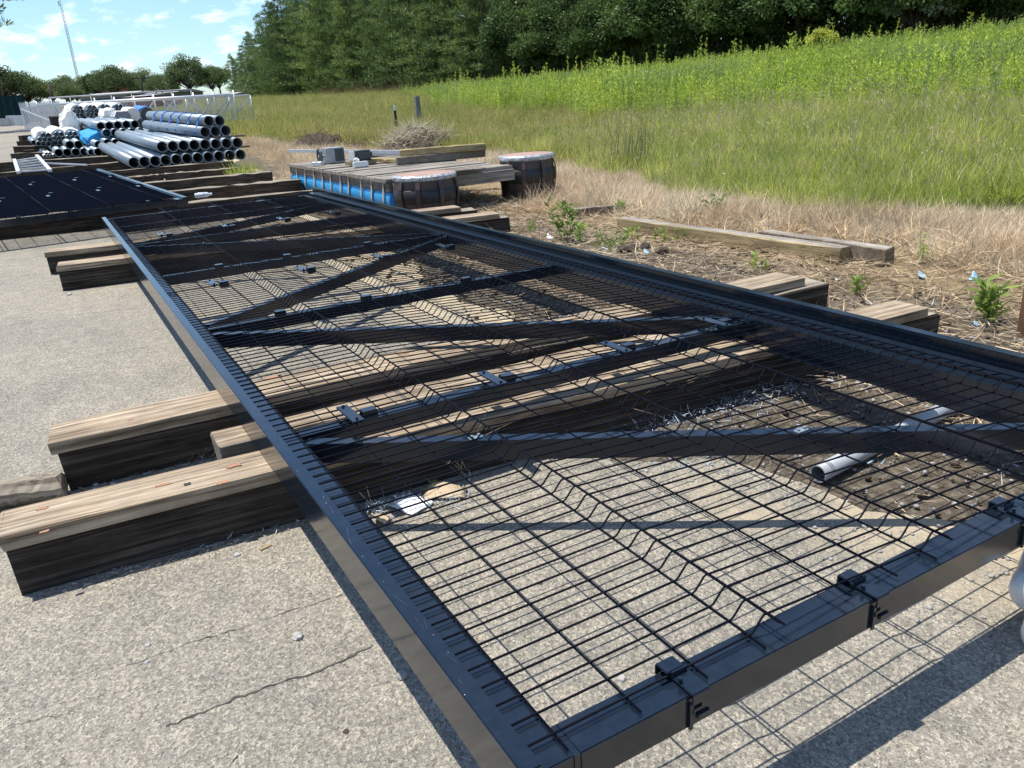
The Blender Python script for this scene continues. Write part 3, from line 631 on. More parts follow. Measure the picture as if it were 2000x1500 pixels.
sleeve(143, 266, 21.6, .22, .20, 2.7, 'white_wrap', 'white plastic wrap on the third low bundle from left', 'wrap', 3, .08)
sleeve(140, 244, 22.6, .22, .36, 1.0, 'white_wrap', 'crumpled white plastic hanging over the high bundle', 'wrap', 4, .22)
sleeve(153, 220, 27.1, .26, .27, 2.7, 'white_wrap', 'white plastic wrap on the high bundle farthest left', 'wrap', 5, .07)
sleeve(180, 219, 27.1, .27, .27, 2.7, 'white_wrap', 'white plastic wrap on the second high bundle from left', 'wrap', 6, .07)
sleeve(205, 214, 27.3, .26, .22, 2.7, 'white_wrap', 'white plastic wrap on the third high bundle from left', 'wrap', 7, .07)
sleeve(232, 213, 27.4, .25, .2, 2.7, 'white_wrap', 'white plastic wrap on the high bundle farthest right', 'wrap', 8, .07)
sleeve(218, 226, 23.5, .22, .19, 1.2, 'white_wrap', 'lumpy white wrapped roll left of the hexagon tube bundle', 'wrap', 9, .2)
sleeve(262, 224, 23.3, .2, .2, 1.4, 'white_wrap', 'round white wrapped roll with a smooth grey end', 'wrap', 10, .06, flat=True)
sleeve(286, 221, 24.3, .22, .2, 1.6, 'blue_strap', 'blue plastic wrapped bundle beyond the white rolls', 'wrap', 11, .05)
sleeve(218, 272, 20.9, .62, .24, 2.2, 'blue_drum', 'blue tarp draped under the top row of the middle stack', 'tarp', 12, .07, .05, .2)
sleeve(282, 242, 24.2, .24, .2, 1.6, 'blue_strap', 'lower blue wrapped bundle with dark ends', 'wrap', 13, .05)
# bundle of very small tubes in a hexagon with dark end
p = dep(240, 227, 22.8); hx = thing('tube_bundle', 'white banded hexagon bundle of very small dark-ended tubes', 'tube bundle', p, .03)
tm = pipe_mesh(.034, 1.5, .004, 'galvanised_pale', 8)
for r_ in range(9):
    for i in range(13-abs(r_-4)):
        obj('tube', tm, hx, ((i-(12-abs(r_-4))/2)*.035, 0, (r_-4)*.0305))
for s in (.35, 1.0):
    mb = MB(); pts = [Vector((math.cos(R(a))*.235, s, math.sin(R(a))*.16)) for a in range(0, 361, 30)]; mb.tube(pts, .008, 5); obj('band', mb.mesh('band', 'white_wrap'), hx)
for i, (px, pyy) in enumerate([(288, 222), (285, 243)]):
    p = dep(px, pyy, 24.1); mb = MB(); mb.tube([(0, 0, 0), (0, .25, 0)], .185, 20); tag(obj('dark_tube_bundle', mb.mesh('dark_tube_bundle', 'machine_dark', False), None, p), ('upper' if i == 0 else 'lower')+' dark round bundle end sticking out of the blue wrap', 'tube bundle', 'dark bundle ends')
# bearers lifting the far bundles, so that nothing floats
for i, (px, D, w_, zt_) in enumerate([(178, 27.6, 2.4, .28), (228, 21.6, 1.9, .2), (225, 24.4, 2.4, .55), (112, 22.4, 2.0, .0)]):
    p = dep(px, 240, D); g0 = float(T(p.x, p.y)); H = {0: .9, 1: .25, 2: .62, 3: .22}[i]
    for k in (0, 1.6):
        me = beam_mesh('bearer', w_, .22, H, ['creosote_timber', 'old_timber_top'], 90+i, .005, .008, 6)
        tag(obj('bearer_stack', me, None, (p.x, p.y+k, float(T(p.x, p.y+k)))), 'dark bearer %s the %s' % ('at the near end of' if k == 0 else 'at the far end of', ['high wrapped pipe bundles', 'middle pipe stack', 'wrapped rolls', 'low wrapped bundles'][i]), 'timber', 'bearers under the bundles')

# ladder-like frame
lf = thing('ladder_frame', 'pale metal ladder-like frame leaning on timbers beyond the second gate', 'frame', (0, 0, 0))
c0 = [gg(36, 337, .3), gg(98, 333, .3), gg(72, 304, .3), gg(28, 312, .3)]
mb = MB(); mb.bar(c0[0], c0[3], .07, .05); obj('rail', mb.mesh('rail', 'galvanised_pale'), lf)
mb = MB(); mb.bar(c0[1], c0[2], .07, .05); obj('rail', mb.mesh('rail', 'galvanised_pale'), lf)
for k in range(6):
    t_ = (k+.3)/6; mb = MB(); mb.bar(c0[0].lerp(c0[3], t_), c0[1].lerp(c0[2], t_), .05, .03); obj('rung', mb.mesh('rung', 'galvanised_pale'), lf)
mb = MB(); mb.bar(c0[1].lerp(c0[2], .45), gg(170, 322, .26), .03, .03); tag(obj('loose_rod', mb.mesh('loose_rod', 'galvanised_pale')), 'thin loose rod lying from the ladder frame towards the pipes', 'rod')
# bottle on the timber
p = gg(405, 389, .24); bt = thing('water_bottle', 'clear plastic water bottle lying on the timber behind the gate', 'bottle', (p.x, p.y+.3, .305))
mb = MB(); mb.tube([(-.11, 0, 0), (-.105, 0, 0), (.05, 0, 0), (.09, 0, 0), (.105, 0, 0)], .034, 14, taper=[.8, 1, 1, .45, .42]); obj('body', mb.mesh('body', 'clear_plastic', True), bt)
mb = MB(); mb.tube([(-.05, 0, 0), (.02, 0, 0)], .035, 14); obj('paper_band', mb.mesh('paper_band', 'plastic_shred', True), bt)
mb = MB(); mb.tube([(.105, 0, 0), (.122, 0, 0)], .017, 10); obj('cap', mb.mesh('cap', 'white_paper', True), bt)

# ------------------------------------------------------------------ the pontoon
pt = thing('pontoon', 'old wooden pontoon deck on blue drums tied with straps', 'pontoon', (3.2, 8.6, .045))
PL = 4.55
for k in range(23):      # deck boards, end to end along x
    y0 = .02+k*PL/23; mb = MB(); mb.box((-.03, y0, .400+rnd.uniform(-.004, .004)), (1.80+rnd.uniform(-.05, .03), y0+PL/23-rnd.uniform(.006, .016), .44+rnd.uniform(-.008, .010))); obj('deck_board', mb.mesh('deck_board', 'grey_deck'), pt)
for k in range(3):
    y0 = k*PL/3; me = MB(); me.box((0, y0+.004, .285), (.045, y0+PL/3-.004, .40), bev=.004); obj('fascia_board', me.mesh('fascia_board', 'fascia_board'), pt)
mb = MB(); mb.box((.05, -.03, .26), (1.78, .02, .40), bev=.004); obj('end_board', mb.mesh('end_board', 'grey_deck'), pt)
mb = MB(); mb.box((.3, .3, .22), (1.7, PL-.2, .39)); obj('joists', mb.mesh('joists', 'fascia_board'), pt)
def drum_mesh():
    mb = MB(); prof = [(0, .92), (.015, 1.0), (.04, .97), (.28, .98), (.30, 1.03), (.32, .98), (.58, .98), (.60, 1.03), (.62, .98), (.85, .97), (.875, 1.0), (.89, .92)]
    mb.tube([(0, y, 0) for y, _ in prof], .213, 22, taper=[s for _, s in prof]); return mb.mesh('drum', 'blue_drum', True)
dm = drum_mesh()
for side in (.2, 1.55):
    for k in range(5 if side < 1 else 3): obj('drum', dm, pt, (side, .02+k*.905+(0 if side < 1 else 1.75), .172))
for k, yv in enumerate((.18, .62, 1.0, 1.5, 1.85, 2.3, 2.72, 3.15, 3.6, 4.1, 4.5)):
    mb = MB(); x0 = rnd.uniform(-.005, .01); dyv = rnd.uniform(-.12, .22)
    pts = [(-.008, yv, .40), (-.012, yv+dyv*.2, .28)] + [(.205-math.cos(R(a))*.232, yv+dyv*(.2+a/120), .172-math.sin(R(a))*.21) for a in range(0, 100, 14)]
    for a, bq in zip(pts[:-1], pts[1:]):
        a = Vector(a); bq = Vector(bq); d = (bq-a); n = Vector((0, .024, 0)); e = Vector((d.z, 0, -d.x)).normalized()*.003
        mb.add([a-n, a+n, bq+n, bq-n, a-n+e, a+n+e, bq+n+e, bq-n+e], [(0, 1, 2, 3), (7, 6, 5, 4), (0, 4, 5, 1), (3, 2, 6, 7), (0, 3, 7, 4), (1, 5, 6, 2)])
    obj('strap', mb.mesh('strap', 'old_strap'), pt)
# brown rounded bumpers at its near end
def bumper(loc, rx, ry, h, rz, label, seed, tear=False):
    bmp_ = thing('bumper_drum', label, 'bumper', loc, rz, 'padded bumpers at the end of the pontoon'); n = 28
    def ring(z, s, half=1.0): return [(math.cos(2*math.pi*k/n)*rx*s, math.sin(2*math.pi*k/n)*ry*s, z) for k in range(n)]
    def skin(zs, mat, name, smooth=True):
        rings = [ring(z, s) for z, s in zs]; vs = [q for g in rings for q in g]; fs = []
        for i in range(len(rings)-1):
            for k in range(n): fs.append((i*n+k, i*n+(k+1) % n, (i+1)*n+(k+1) % n, (i+1)*n+k))
        rr = random.Random(seed); vs = [(x*(1+rr.gauss(0, .006)), y*(1+rr.gauss(0, .006)), z) for x, y, z in vs]
        return obj(name, fastmesh(name, vs, fs, mat, smooth=smooth), bmp_)
    skin([(0, .96), (.05, .98), (h*.5, 1.0), (h*.82, .985), (h*.9, .97)], 'brown_vinyl', 'body')
    skin([(h*.38, 1.005), (h*.4, 1.03), (h*.66, 1.035), (h*.68, 1.0)], 'black_rubber', 'rubber_band')
    rr = random.Random(seed+3); rings = []
    tp = skin([(h*.87, 1.0), (h*.9, 1.02), (h*.95, 1.015), (h*.985, .97), (h*.99, .94)], 'silver_tape', 'tape_rim', False)
    vs = ring(h*.985, .95)+[(0, 0, h*1.0)]; obj('top', fastmesh('top', vs, [(k, (k+1) % n, n) for k in range(n)], 'brown_vinyl_top'), bmp_)
    for a in (200, 235, 275, 318):
        a = R(a)-rz; mb = MB(); cx, cy = math.cos(a), math.sin(a); tx, ty = -math.sin(a), math.cos(a)
        pts = [(h*.86, .99), (h*.70, 1.06), (h*.5, 1.07), (h*.33, 1.03), (h*.15, .99)]
        vs = []
        for z, s in pts:
            for sg in (-.026, .026):
                for e in (0, .008): vs.append((cx*(rx*s+e)+tx*sg, cy*(ry*s+e)+ty*sg, z))
        fs = []
        for i in range(len(pts)-1):
            o = i*4; fs += [(o+1, o+3, o+7, o+5), (o, o+4, o+6, o+2), (o, o+1, o+5, o+4), (o+2, o+6, o+7, o+3)]
        mb.add(vs, fs); st = obj('tab_strap', mb.mesh('tab_strap', 'brown_vinyl'), bmp_)
        for z in (h*.84, h*.17):
            m2 = MB(); m2.tube([(cx*rx*.99, cy*ry*.99, z), (cx*(rx+.012), cy*(ry+.012), z)], .006, 8); obj('rivet', m2.mesh('rivet', 'galvanised'), st)
    return bmp_
bumper((3.62, 8.45, 0), .40, .36, .54, 0, 'sagging brown padded bumper drum beside the blue drums, nearer the gate', 1)
bumper((5.38, 8.92, 0), .39, .36, .60, .1, 'upright brown padded bumper drum in the dry grass, right end of the pontoon', 2)
# things lying on the pontoon
DZ = .493
def deckpt(px, pyy, h=DZ): return gg(px, pyy, h-.0)
p = gp(565, 294, .62); q = gp(800, 296, .62)
mb = MB(); mb.bar((p.x, p.y, DZ+.12), (q.x, q.y, DZ+.12), .07, .05)
tag(obj('square_tube', mb.mesh('square_tube', 'grey_pvc')), 'long grey square tube lying over the far end of the pontoon', 'tube')
p = gp(652, 318, DZ); mo = thing('winch_motor', 'grey boxed motor with a dark grille and flywheel on the pontoon', 'motor', (p.x, p.y, DZ))
mb = MB(); mb.box((-.14, -.12, 0), (.16, .14, .24), bev=.01); obj('housing', mb.mesh('housing', 'machine_grey'), mo)
mb = MB(); mb.box((.0, -.128, .03), (.15, -.1205, .22)); obj('grille', mb.mesh('grille', 'machine_dark'), mo)
mb = MB(); pts = [(-.22, math.cos(R(a))*.115, .12+math.sin(R(a))*.115) for a in range(0, 361, 24)]; mb.tube(pts, .016, 6)
for a in range(0, 360, 60): mb.bar((-.22, 0, .12), (-.22, math.cos(R(a))*.11, .12+math.sin(R(a))*.11), .015, .015)
obj('flywheel', mb.mesh('flywheel', 'machine_dark'), mo)
mb = MB(); mb.tube([(-.24, 0, .12), (-.12, 0, .12)], .02, 8); obj('shaft', mb.mesh('shaft', 'galvanised'), mo)
p = gp(698, 314, DZ+.06); hb_ = thing('control_box', 'dark rounded metal box with a pale end beside the motor on the pontoon', 'box', (p.x, p.y, DZ+.06))
mb = MB(); mb.box((-.07, -.12, 0), (.22, .14, .15), bev=.03); obj('case', mb.mesh('case', 'machine_dark'), hb_)
mb = MB(); mb.box((-.085, -.122, .004), (-.066, .142, .152), bev=.008); obj('end_plate', mb.mesh('end_plate', 'galvanised_pale'), hb_)
mb = MB(); mb.box((-.15, -.15, -.061), (.25, .16, -.002)); obj('base_block', mb.mesh('base_block', 'brown_beam'), hb_)
p = gp(690, 327, DZ); sleeve(678, 319, (Vector((p.x, p.y, DZ))-Vector(CAM_LOC)).dot(fw), .05, .05, .01, 'white_wrap', 'bundle of white rags beside the dark box on the pontoon', 'rags', 30, .3, -1.4)
mb = MB(); mb.box((-.02, -.05, 0), (.20, .05, .075), bev=.006); tag(obj('square_tube', mb.mesh('square_tube', 'galvanised_pale'), None, (p.x+.02, p.y-.02, DZ)), 'short pale square tube in front of the dark box on the pontoon', 'tube')
p = gp(620, 317, DZ); sleeve(620, 314, (Vector((p.x, p.y, DZ))-Vector(CAM_LOC)).dot(fw), .06, .04, .12, 'white_wrap', 'small white lump left of the flywheel on the pontoon', 'rags', 31, .3, -1.4)
a = gp(775, 322, DZ+.0); bq = gp(946, 306, DZ+.0)
beam('lumber_beam', a[:2], bq[:2], .13, .11, ['fascia_board', 'yellow_pine'], 75, 'grey-sided beam on the pontoon deck under a yellow one', 'lumber', 'lumber stacked on the pontoon', z0=DZ)
a2 = gp(782, 304, DZ+.12); b2q = gp(948, 291, DZ+.12)
beam('lumber_beam', a2[:2], b2q[:2], .12, .095, ['yellow_pine', 'yellow_pine'], 76, 'yellow pine beam on top of the pontoon lumber', 'lumber', 'lumber stacked on the pontoon', z0=DZ+.1115)
a3 = gp(700, 315, DZ); b3 = gp(790, 318, DZ)
beam('lumber_beam', a3[:2], b3[:2], .10, .06, ['yellow_pine', 'yellow_pine'], 77, 'short yellow board in the middle of the pontoon deck', 'lumber', 'lumber stacked on the pontoon', z0=DZ)
mb = MB(); mb.bar(gp(690, 302, DZ+.06), gp(870, 300, DZ+.06), .11, .04); tag(obj('grey_board', mb.mesh('grey_board', 'grey_pvc')), 'flat grey board at the back of the pontoon deck', 'board')

for i, (px, pyy, l_, w_, h_, mt_, lb) in enumerate([(735, 306, .5, .09, .05, 'brown_beam', 'short dark offcut beside the control box on the pontoon'), (815, 311, .28, .2, .07, 'yellow_pine', 'small yellow block left of the stacked beams on the pontoon'), (905, 332, .5, .3, .02, 'fascia_board', 'loose flat grey board near the right end of the pontoon deck'), (850, 338, .35, .12, .03, 'grey_deck', 'loose pale offcut on the pontoon deck near the bumper'), (620, 322, .16, .12, .05, 'galvanised_pale', 'small pale bracket on the far corner of the pontoon')]):
    c = gp(px, pyy, DZ+.01); me = beam_mesh('offcut', l_, w_, h_, [mt_], 300+i, .003, .004, 5); tag(obj('offcut', me, None, (c.x, c.y, DZ+.005), (0, 0, rnd.uniform(-.6, .6))), lb, 'offcut', 'offcuts on the pontoon')
# ------------------------------------------------------------------ things near the right edge and under the gate
a = gp(1598, 921, .05); bq = gp(1892, 772, .05); d = (bq-a); az = math.atan2(-d.x, d.y)
o = obj('plastic_conduit', pipe_mesh(.068, round(d.length, 3), .005, 'grey_pvc'), None, (a.x, a.y, .040), (0, 0, az)); tag(o, 'grey plastic conduit lying on the dirt under the gate', 'conduit')
# kraft sheet and brown roll at right edge
c = gp(1995, 705); kr = thing('paper_roll', 'brown roll with a torn tan paper sheet at the right edge behind the rail', 'paper roll', (c.x+.42, c.y-.02, 0), .3)
mb = MB(); mb.tube([(0, 0, .0), (0, 0, .02), (0, 0, .33), (0, 0, .36)], .15, 20, taper=[.97, 1, 1, .9]); obj('roll', mb.mesh('roll', 'brown_leather', True), kr, (.08, .12, 0))
vs = []; nn = 9
for i in range(nn):
    for j in range(nn):
        u_, v_ = i/(nn-1), j/(nn-1); vs.append((-.42+.62*u_, -.42+.5*v_, .02+.13*u_*u_+.05*math.sin(3*v_+u_*2)+rnd.uniform(-.006, .006)))
fs = [(i*nn+j, (i+1)*nn+j, (i+1)*nn+j+1, i*nn+j+1) for i in range(nn-1) for j in range(nn-1)]
sh = obj('paper_sheet', fastmesh('paper_sheet', vs, fs, 'cardboard', smooth=True), kr); md = sh.modifiers.new('s', 'SOLIDIFY'); md.thickness = .003
# pale capped pipes lying at the bottom right
for i, (px, pyy, zc_, rr_) in enumerate([(2018, 1160, .150, .056), (2034, 1246, .047, .047)]):
    p = gp(px, pyy, zc_); mb = MB(); dirn = Vector((.93, .36, 0)).normalized(); prof = [(-.030, .15), (-.028, .45), (-.02, .75), (-.008, .93), (.006, 1.0), (.05, 1.0), (.052, .93), (1.2, .93)]
    mb.tube([p+dirn*a_ for a_, _ in prof], rr_, 26, taper=[q_ for _, q_ in prof]); o = obj('capped_pipe', mb.mesh('capped_pipe', 'galvanised_pale', True)); tag(o, ('upper' if i == 0 else 'lower')+' pale capped pipe end poking in at the lower right edge', 'pipe', 'pale pipes at the lower right edge')

# papers, scraps, stones
def sheet(px, pyy, lx, ly, rz, mat, label, cat, seed, amp=.02):
    rr = random.Random(seed); c = gp(px, pyy); n = 8; vs = []
    for i in range(n):
        for j in range(n):
            u_, v_ = i/(n-1)-.5, j/(n-1)-.5
            vs.append((u_*lx*(1+rr.uniform(-.05, .05)), v_*ly*(1+rr.uniform(-.05, .05)), .012+amp*(.5+.5*math.sin(5*u_+seed))*(v_+.5)+rr.uniform(0, amp*.3)))
    o = obj('paper_scrap', fastmesh('paper_scrap', vs, [(i*n+j, (i+1)*n+j, (i+1)*n+j+1, i*n+j+1) for i in range(n-1) for j in range(n-1)], mat, smooth=True), None, (c.x, c.y, 0), (0, 0, rz))
    md = o.modifiers.new('s', 'SOLIDIFY'); md.thickness = .0015; return tag(o, label, cat, 'paper scraps on the ground')
sheet(805, 990, .115, .125, .3, 'white_paper', 'white paper sheet on the pavement under the near end of the gate', 'paper', 1, .012)
sheet(870, 970, .16, .08, -.5, 'tan_paper', 'crumpled tan paper beside the white sheet under the gate', 'paper', 2, .03)
sheet(745, 1022, .05, .06, .8, 'tan_paper', 'small brown scrap beside the side tube of the gate', 'paper', 3, .03)
sheet(1905, 640-1, .05, .04, .2, 'blue_shred', 'bright blue plastic scrap on the dirt at the right edge', 'plastic scrap', 4)
sheet(1800, 545, .12, .05, .6, 'blue_shred', 'pale blue plastic strip in front of the dry grass at right', 'plastic scrap', 5, .03)
sheet(1262, 497, .06, .05, .6, 'blue_shred', 'pale blue scrap on the dirt near the dark clods', 'plastic scrap', 6, .03)
sheet(1905, 552, .10, .06, .1, 'blue_shred', 'torn blue scrap behind the leafy weed at the right edge', 'plastic scrap', 7, .05)
sheet(1075, 470, .07, .06, .1, 'white_paper', 'white plastic scrap below the tall green weed', 'plastic scrap', 8, .05)
sheet(1180, 490, .07, .06, 1.1, 'white_paper', 'white scrap on the dirt just behind the rail', 'plastic scrap', 9, .03)
sheet(1640, 552, .06, .04, 1.1, 'white_paper', 'white scrap beside the lifted plank end behind the rail', 'plastic scrap', 10, .02)
def stone(px, pyy, r, label, seed, mat='stone'):
    bm = bmesh.new(); bmesh.ops.create_icosphere(bm, subdivisions=2, radius=r); rr = random.Random(seed)
    for v in bm.verts: v.co *= 1+rr.uniform(-.18, .18); v.co.z *= .72
    me = bpy.data.meshes.new('stone'); bm.to_mesh(me); bm.free(); me.materials.append(MATS[mat]); c = gp(px, pyy)
    return tag(obj('stone', me, None, (c.x, c.y, r*.55)), label, 'stone', 'loose stones on the pavement')
stone(72, 972, .019, 'rounded grey stone beside the round log', 1); stone(188, 950, .012, 'pale pebble below the second timber', 2)
stone(186, 958, .010, 'smaller pebble touching the pale one below the second timber', 3); stone(289, 1263, .0085, 'grey pebble on open pavement, upper one of a pair', 4)
stone(289, 1296, .0085, 'grey pebble on open pavement, lower one of a pair', 5); stone(464, 1087, .011, 'pale pebble in front of the nearest timber', 6)
stone(786, 1324, .017, 'grey stone in the shadow beside the gate tube', 7); stone(676, 1432, .008, 'dark pebble alone near the bottom edge', 8, 'dark_soil')
stone(583, 1248, .016, 'flat pale crumb of asphalt between the two cracks', 9); stone(136, 577, .02, 'white stone at the foot of the far timber pair', 10)
stone(1215, 1330, .012, 'small crumb under the near end of the mesh', 11); stone(1670, 1210, .01, 'pebble seen through the mesh near the end clamp', 12)
stone(1055, 1142, .008, 'dark pebble seen through the mesh', 13, 'dark_soil')
for i, (px, pyy) in enumerate([(1235, 492), (1262, 488), (1295, 497), (1215, 495)]): stone(px, pyy, .055, 'dark earth clod behind the rail, %s from left' % ORD[[1, 2, 3, 0][i]], 40+i, 'dark_soil')
mb = MB(); c = gp(520, 1072); mb.box((-.022, -.006, .005), (.022, .006, .009)); tag(obj('wood_chip', mb.mesh('wood_chip', 'yellow_pine'), None, (c.x, c.y, 0), (0, 0, .25)), 'yellow wood chip on the pavement in front of the nearest timber', 'wood chip')
mb = MB(); mb.tube([gp(140, 950)+Vector((0, 0, .01)), gp(155, 957)+Vector((0, 0, .012)), gp(172, 962)+Vector((0, 0, .008))], .005, 6); tag(obj('stick', mb.mesh('stick', 'dead_stem')), 'short dark stick beside the round log', 'stick')

# posts in the field
def tall(px, ybase, ytop, name, label, mk, cat):
    b0 = gg(px, ybase); D = (b0-Vector(CAM_LOC)).dot(fw); h = (dep(px, ytop, D).z-b0.z); o = thing(name, label, cat, (b0.x, b0.y, b0.z-.02)); mk(o, h); return o
def mk_t(o, h):
    mb = MB(); mb.box((-.035, -.004, 0), (.035, .004, h*.84)); mb.box((-.004, -.03, 0), (.004, -.0045, h*.84)); obj('shaft', mb.mesh('shaft', 'metal_post_green'), o)
    mb = MB(); mb.box((-.035, -.004, h*.8402), (.035, .004, h)); mb.box((-.004, -.03, h*.8402), (.004, -.0045, h)); obj('painted_tip', mb.mesh('painted_tip', 'white_paper'), o)
def mk_g(o, h):
    mb = MB(); mb.box((-.075, -.06, 0), (.075, .06, h), bev=.008); obj('shaft', mb.mesh('shaft', 'grey_post'), o); mb = MB(); mb.box((-.08, -.065, h+.001), (.08, .065, h+.02)); obj('cap', mb.mesh('cap', 'machine_grey'), o)
tall(777, 270, 203, 'fence_stake', 'dark steel fence stake with a white tip in the grass', mk_t, 'stake'); tall(820, 250, 187, 'square_post', 'thick grey square post standing in the field', mk_g, 'post')

# ------------------------------------------------------------------ far gates, fences, buildings, mast
def frame_gate(name, label, A0, B0, h, nup, top_r, mats, link=True, diag=True, ext=0, seed=0):
    A0 = Vector(A0); B0 = Vector(B0); root = thing(name, label, 'gate', A0, 0, 'galvanised gates standing in the yard'); d = B0-A0; n = nup
    z = Vector((0, 0, 1)); O = Vector((0, 0, 0)); lean = Vector((0, .12, 0))
    mb = MB(); mb.tube([O+z*h+lean, d+z*h+lean], top_r, 10); obj('top_tube', mb.mesh('top_tube', mats, True), root)
    mb = MB(); mb.tube([O+z*.08, d+z*.08], top_r*.6, 8); obj('bottom_tube', mb.mesh('bottom_tube', mats, True), root)
    for k in range(n+1):
        p = d*(k/n); mb = MB(); mb.tube([p+z*.08, p+z*(h+ext)+lean], .035, 6); obj('upright', mb.mesh('upright', mats, True), root)
        if diag and k < n:
            q = d*((k+1)/n); mb = MB(); mb.tube([p+z*.1, q+z*(h-.05)+lean] if k >= n//2 else [p+z*(h-.05)+lean, q+z*.1], .04, 6); obj('diagonal', mb.mesh('diagonal', mats, True), root)
    if link:
        mb = MB(); sp_ = .14; ln = d.length; hh = h-.1; u = d.normalized(); nst = int((ln+hh)/sp_)
        for k in range(nst):
            for sg in (1, -1):
                s0 = k*sp_-(hh if sg == 1 else 0); t0 = max(0, -s0 if sg == 1 else 0); 
                if sg == 1: x0, x1 = max(s0, 0), min(s0+hh, ln); z0, z1 = x0-s0, x1-s0
                else: x0, x1 = max(k*sp_-hh, 0), min(k*sp_, ln); z0, z1 = k*sp_-x0, k*sp_-x1
                if x1 <= x0: continue
                a_ = u*x0+z*(.08+z0); b_ = u*x1+z*(.08+z1); mb.tube([a_, b_], .006, 3, caps=False)
        stuff(obj('chain_link', mb.mesh('chain_link', mats), root))
    return root
def gz(px, pyy): p = gg(px, pyy); return p
frame_gate('chain_link_gate', 'long galvanised chain-link gate with thick white top tube, nearest of the standing gates', gz(85, 256), gz(466, 236), 1.22, 10, .08, 'galvanised_pale', seed=1, ext=.2)
frame_gate('chain_link_gate', 'shorter chain-link gate ending in the grass at right', gz(330, 243), gz(497, 233), 1.15, 4, .045, 'galvanised_pale', seed=2)
frame_gate('chain_link_gate', 'plain dark-topped chain-link gate behind the white-tubed one', gz(112, 247)+Vector((0, 3, .06)), gz(400, 229)+Vector((0, 3, .1)), 1.55, 7, .05, 'mast_metal', link=False, diag=False, seed=3)
pg = thing('picket_gate', 'pale bluish picket gate with pointed bars at left of the yard', 'gate', gz(52, 258), 0, None)
A0 = Vector((0, 0, 0)); d = gz(128, 256)-gz(52, 258); hp = 1.3; z = Vector((0, 0, 1))
for k in range(27):
    p = d*(k/26); mb = MB(); mb.bar(p+z*.08, p+z*(hp), .05, .03); mb.tube([p+z*hp, p+z*(hp+.12)], .03, 5, taper=.2); obj('picket', mb.mesh('picket', 'galvanised_pale'), pg)
for hz in (.12, hp-.15):
    mb = MB(); mb.bar(z*hz+Vector((0, .04, 0)), d+z*hz+Vector((0, .04, 0)), .04, .07); obj('rail', mb.mesh('rail', 'galvanised_pale'), pg)
mb = MB(); mb.bar(z*(hp-.2)+Vector((0, -.05, 0)), d+z*.2+Vector((0, -.05, 0)), .05, .07); obj('brace', mb.mesh('brace', 'galvanised_pale'), pg)
# green screen fence at left, concrete blocks, grey panels
a = gz(-40, 243); bq = gz(60, 243); sf = thing('screen_fence', 'dark green screen fence at the far left edge of the yard', 'fence', a)
d = bq-a
for k in range(8):
    mb = MB(); p, q = d*(k/8), d*((k+1)/8); mb.bar(p+z*.95, q+z*.95, .03, 1.8); obj('screen_panel', mb.mesh('screen_panel', 'screen_green'), sf)
    mb = MB(); mb.tube([p+z*0, p+z*2], .04, 6); obj('post', mb.mesh('post', 'metal_post_green'), sf)
for k in range(2):
    p = gz(2+k*9, 246.5); mb = MB(); mb.box((-.28, -.4, -.1), (.28, .4, .48), bev=.03); tag(obj('concrete_block', mb.mesh('concrete_block', 'concrete'), None, p), 'pale concrete block before the green screen, %s from left' % ORD[k], 'block', 'concrete blocks by the screen fence')
for k in range(4):
    p = gz(22+k*7.5, 245); mb = MB(); mb.box((-.19, -.15, -.1), (.19, .15, .62), bev=.015); tag(obj('grey_cabinet', mb.mesh('grey_cabinet', 'galvanised_pale'), None, p), 'upright pale grey box beside the concrete blocks, %s from left' % ORD[k], 'box', 'grey boxes by the screen fence')
def building(px0, px1, ytop, ybot, D, label, wallm, roofm, nwin, roofh):
    a = dep(px0, ybot, D); bq = dep(px1, ybot, D); h = dep(px0, ytop, D).z-a.z; W = (bq-a).length; ang = math.atan2((bq-a).y, (bq-a).x)
    g0 = float(T(a.x, a.y)); rt_ = thing('warehouse', label, 'building', (a.x, a.y, g0), ang); hh = a.z+h-g0
    mb = MB(); mb.box((0, 0, 0), (W, 12, hh)); wl = obj('wall', mb.mesh('wall', wallm), rt_)
    mb = MB(); vs = [(-.4, -.5, hh+.01), (W+.4, -.5, hh+.01), (W+.4, 6, hh+roofh), (-.4, 6, hh+roofh), (-.4, 12.5, hh+.01), (W+.4, 12.5, hh+.01)]
    mb.add(vs, [(0, 1, 2, 3), (3, 2, 5, 4), (0, 3, 4), (1, 5, 2), (0, 4, 5, 1)]); obj('roof', mb.mesh('roof', roofm), rt_)
    for k in range(nwin):
        x = W*(k+.5)/nwin; mb = MB(); mb.box((x-.8, -.05, hh*.45), (x+.8, -.002, hh*.75)); obj('window', mb.mesh('window', 'window_dark'), rt_)
building(160, 250, 189, 202, 120, 'grey warehouse partly hidden by trees left of centre', 'building_grey', 'roof_pale', 5, .45)
building(247, 345, 186, 198, 125, 'long warehouse with a pale roof behind the chain-link gates', 'building_grey', 'roof_pale', 6, .5)
building(420, 452, 187, 196, 128, 'small pale-roofed building left of the pine wood', 'building_grey', 'roof_pale', 2, .4)
building(248, 285, 190, 200, 100, 'low red brick wall building behind the chain-link gates', 'brick_red', 'building_grey', 2, .3)
building(178, 190, 152, 168, 150, 'tall pink-roofed house peeping between the far trees', 'brick_red', 'brick_red', 1, 1.0)
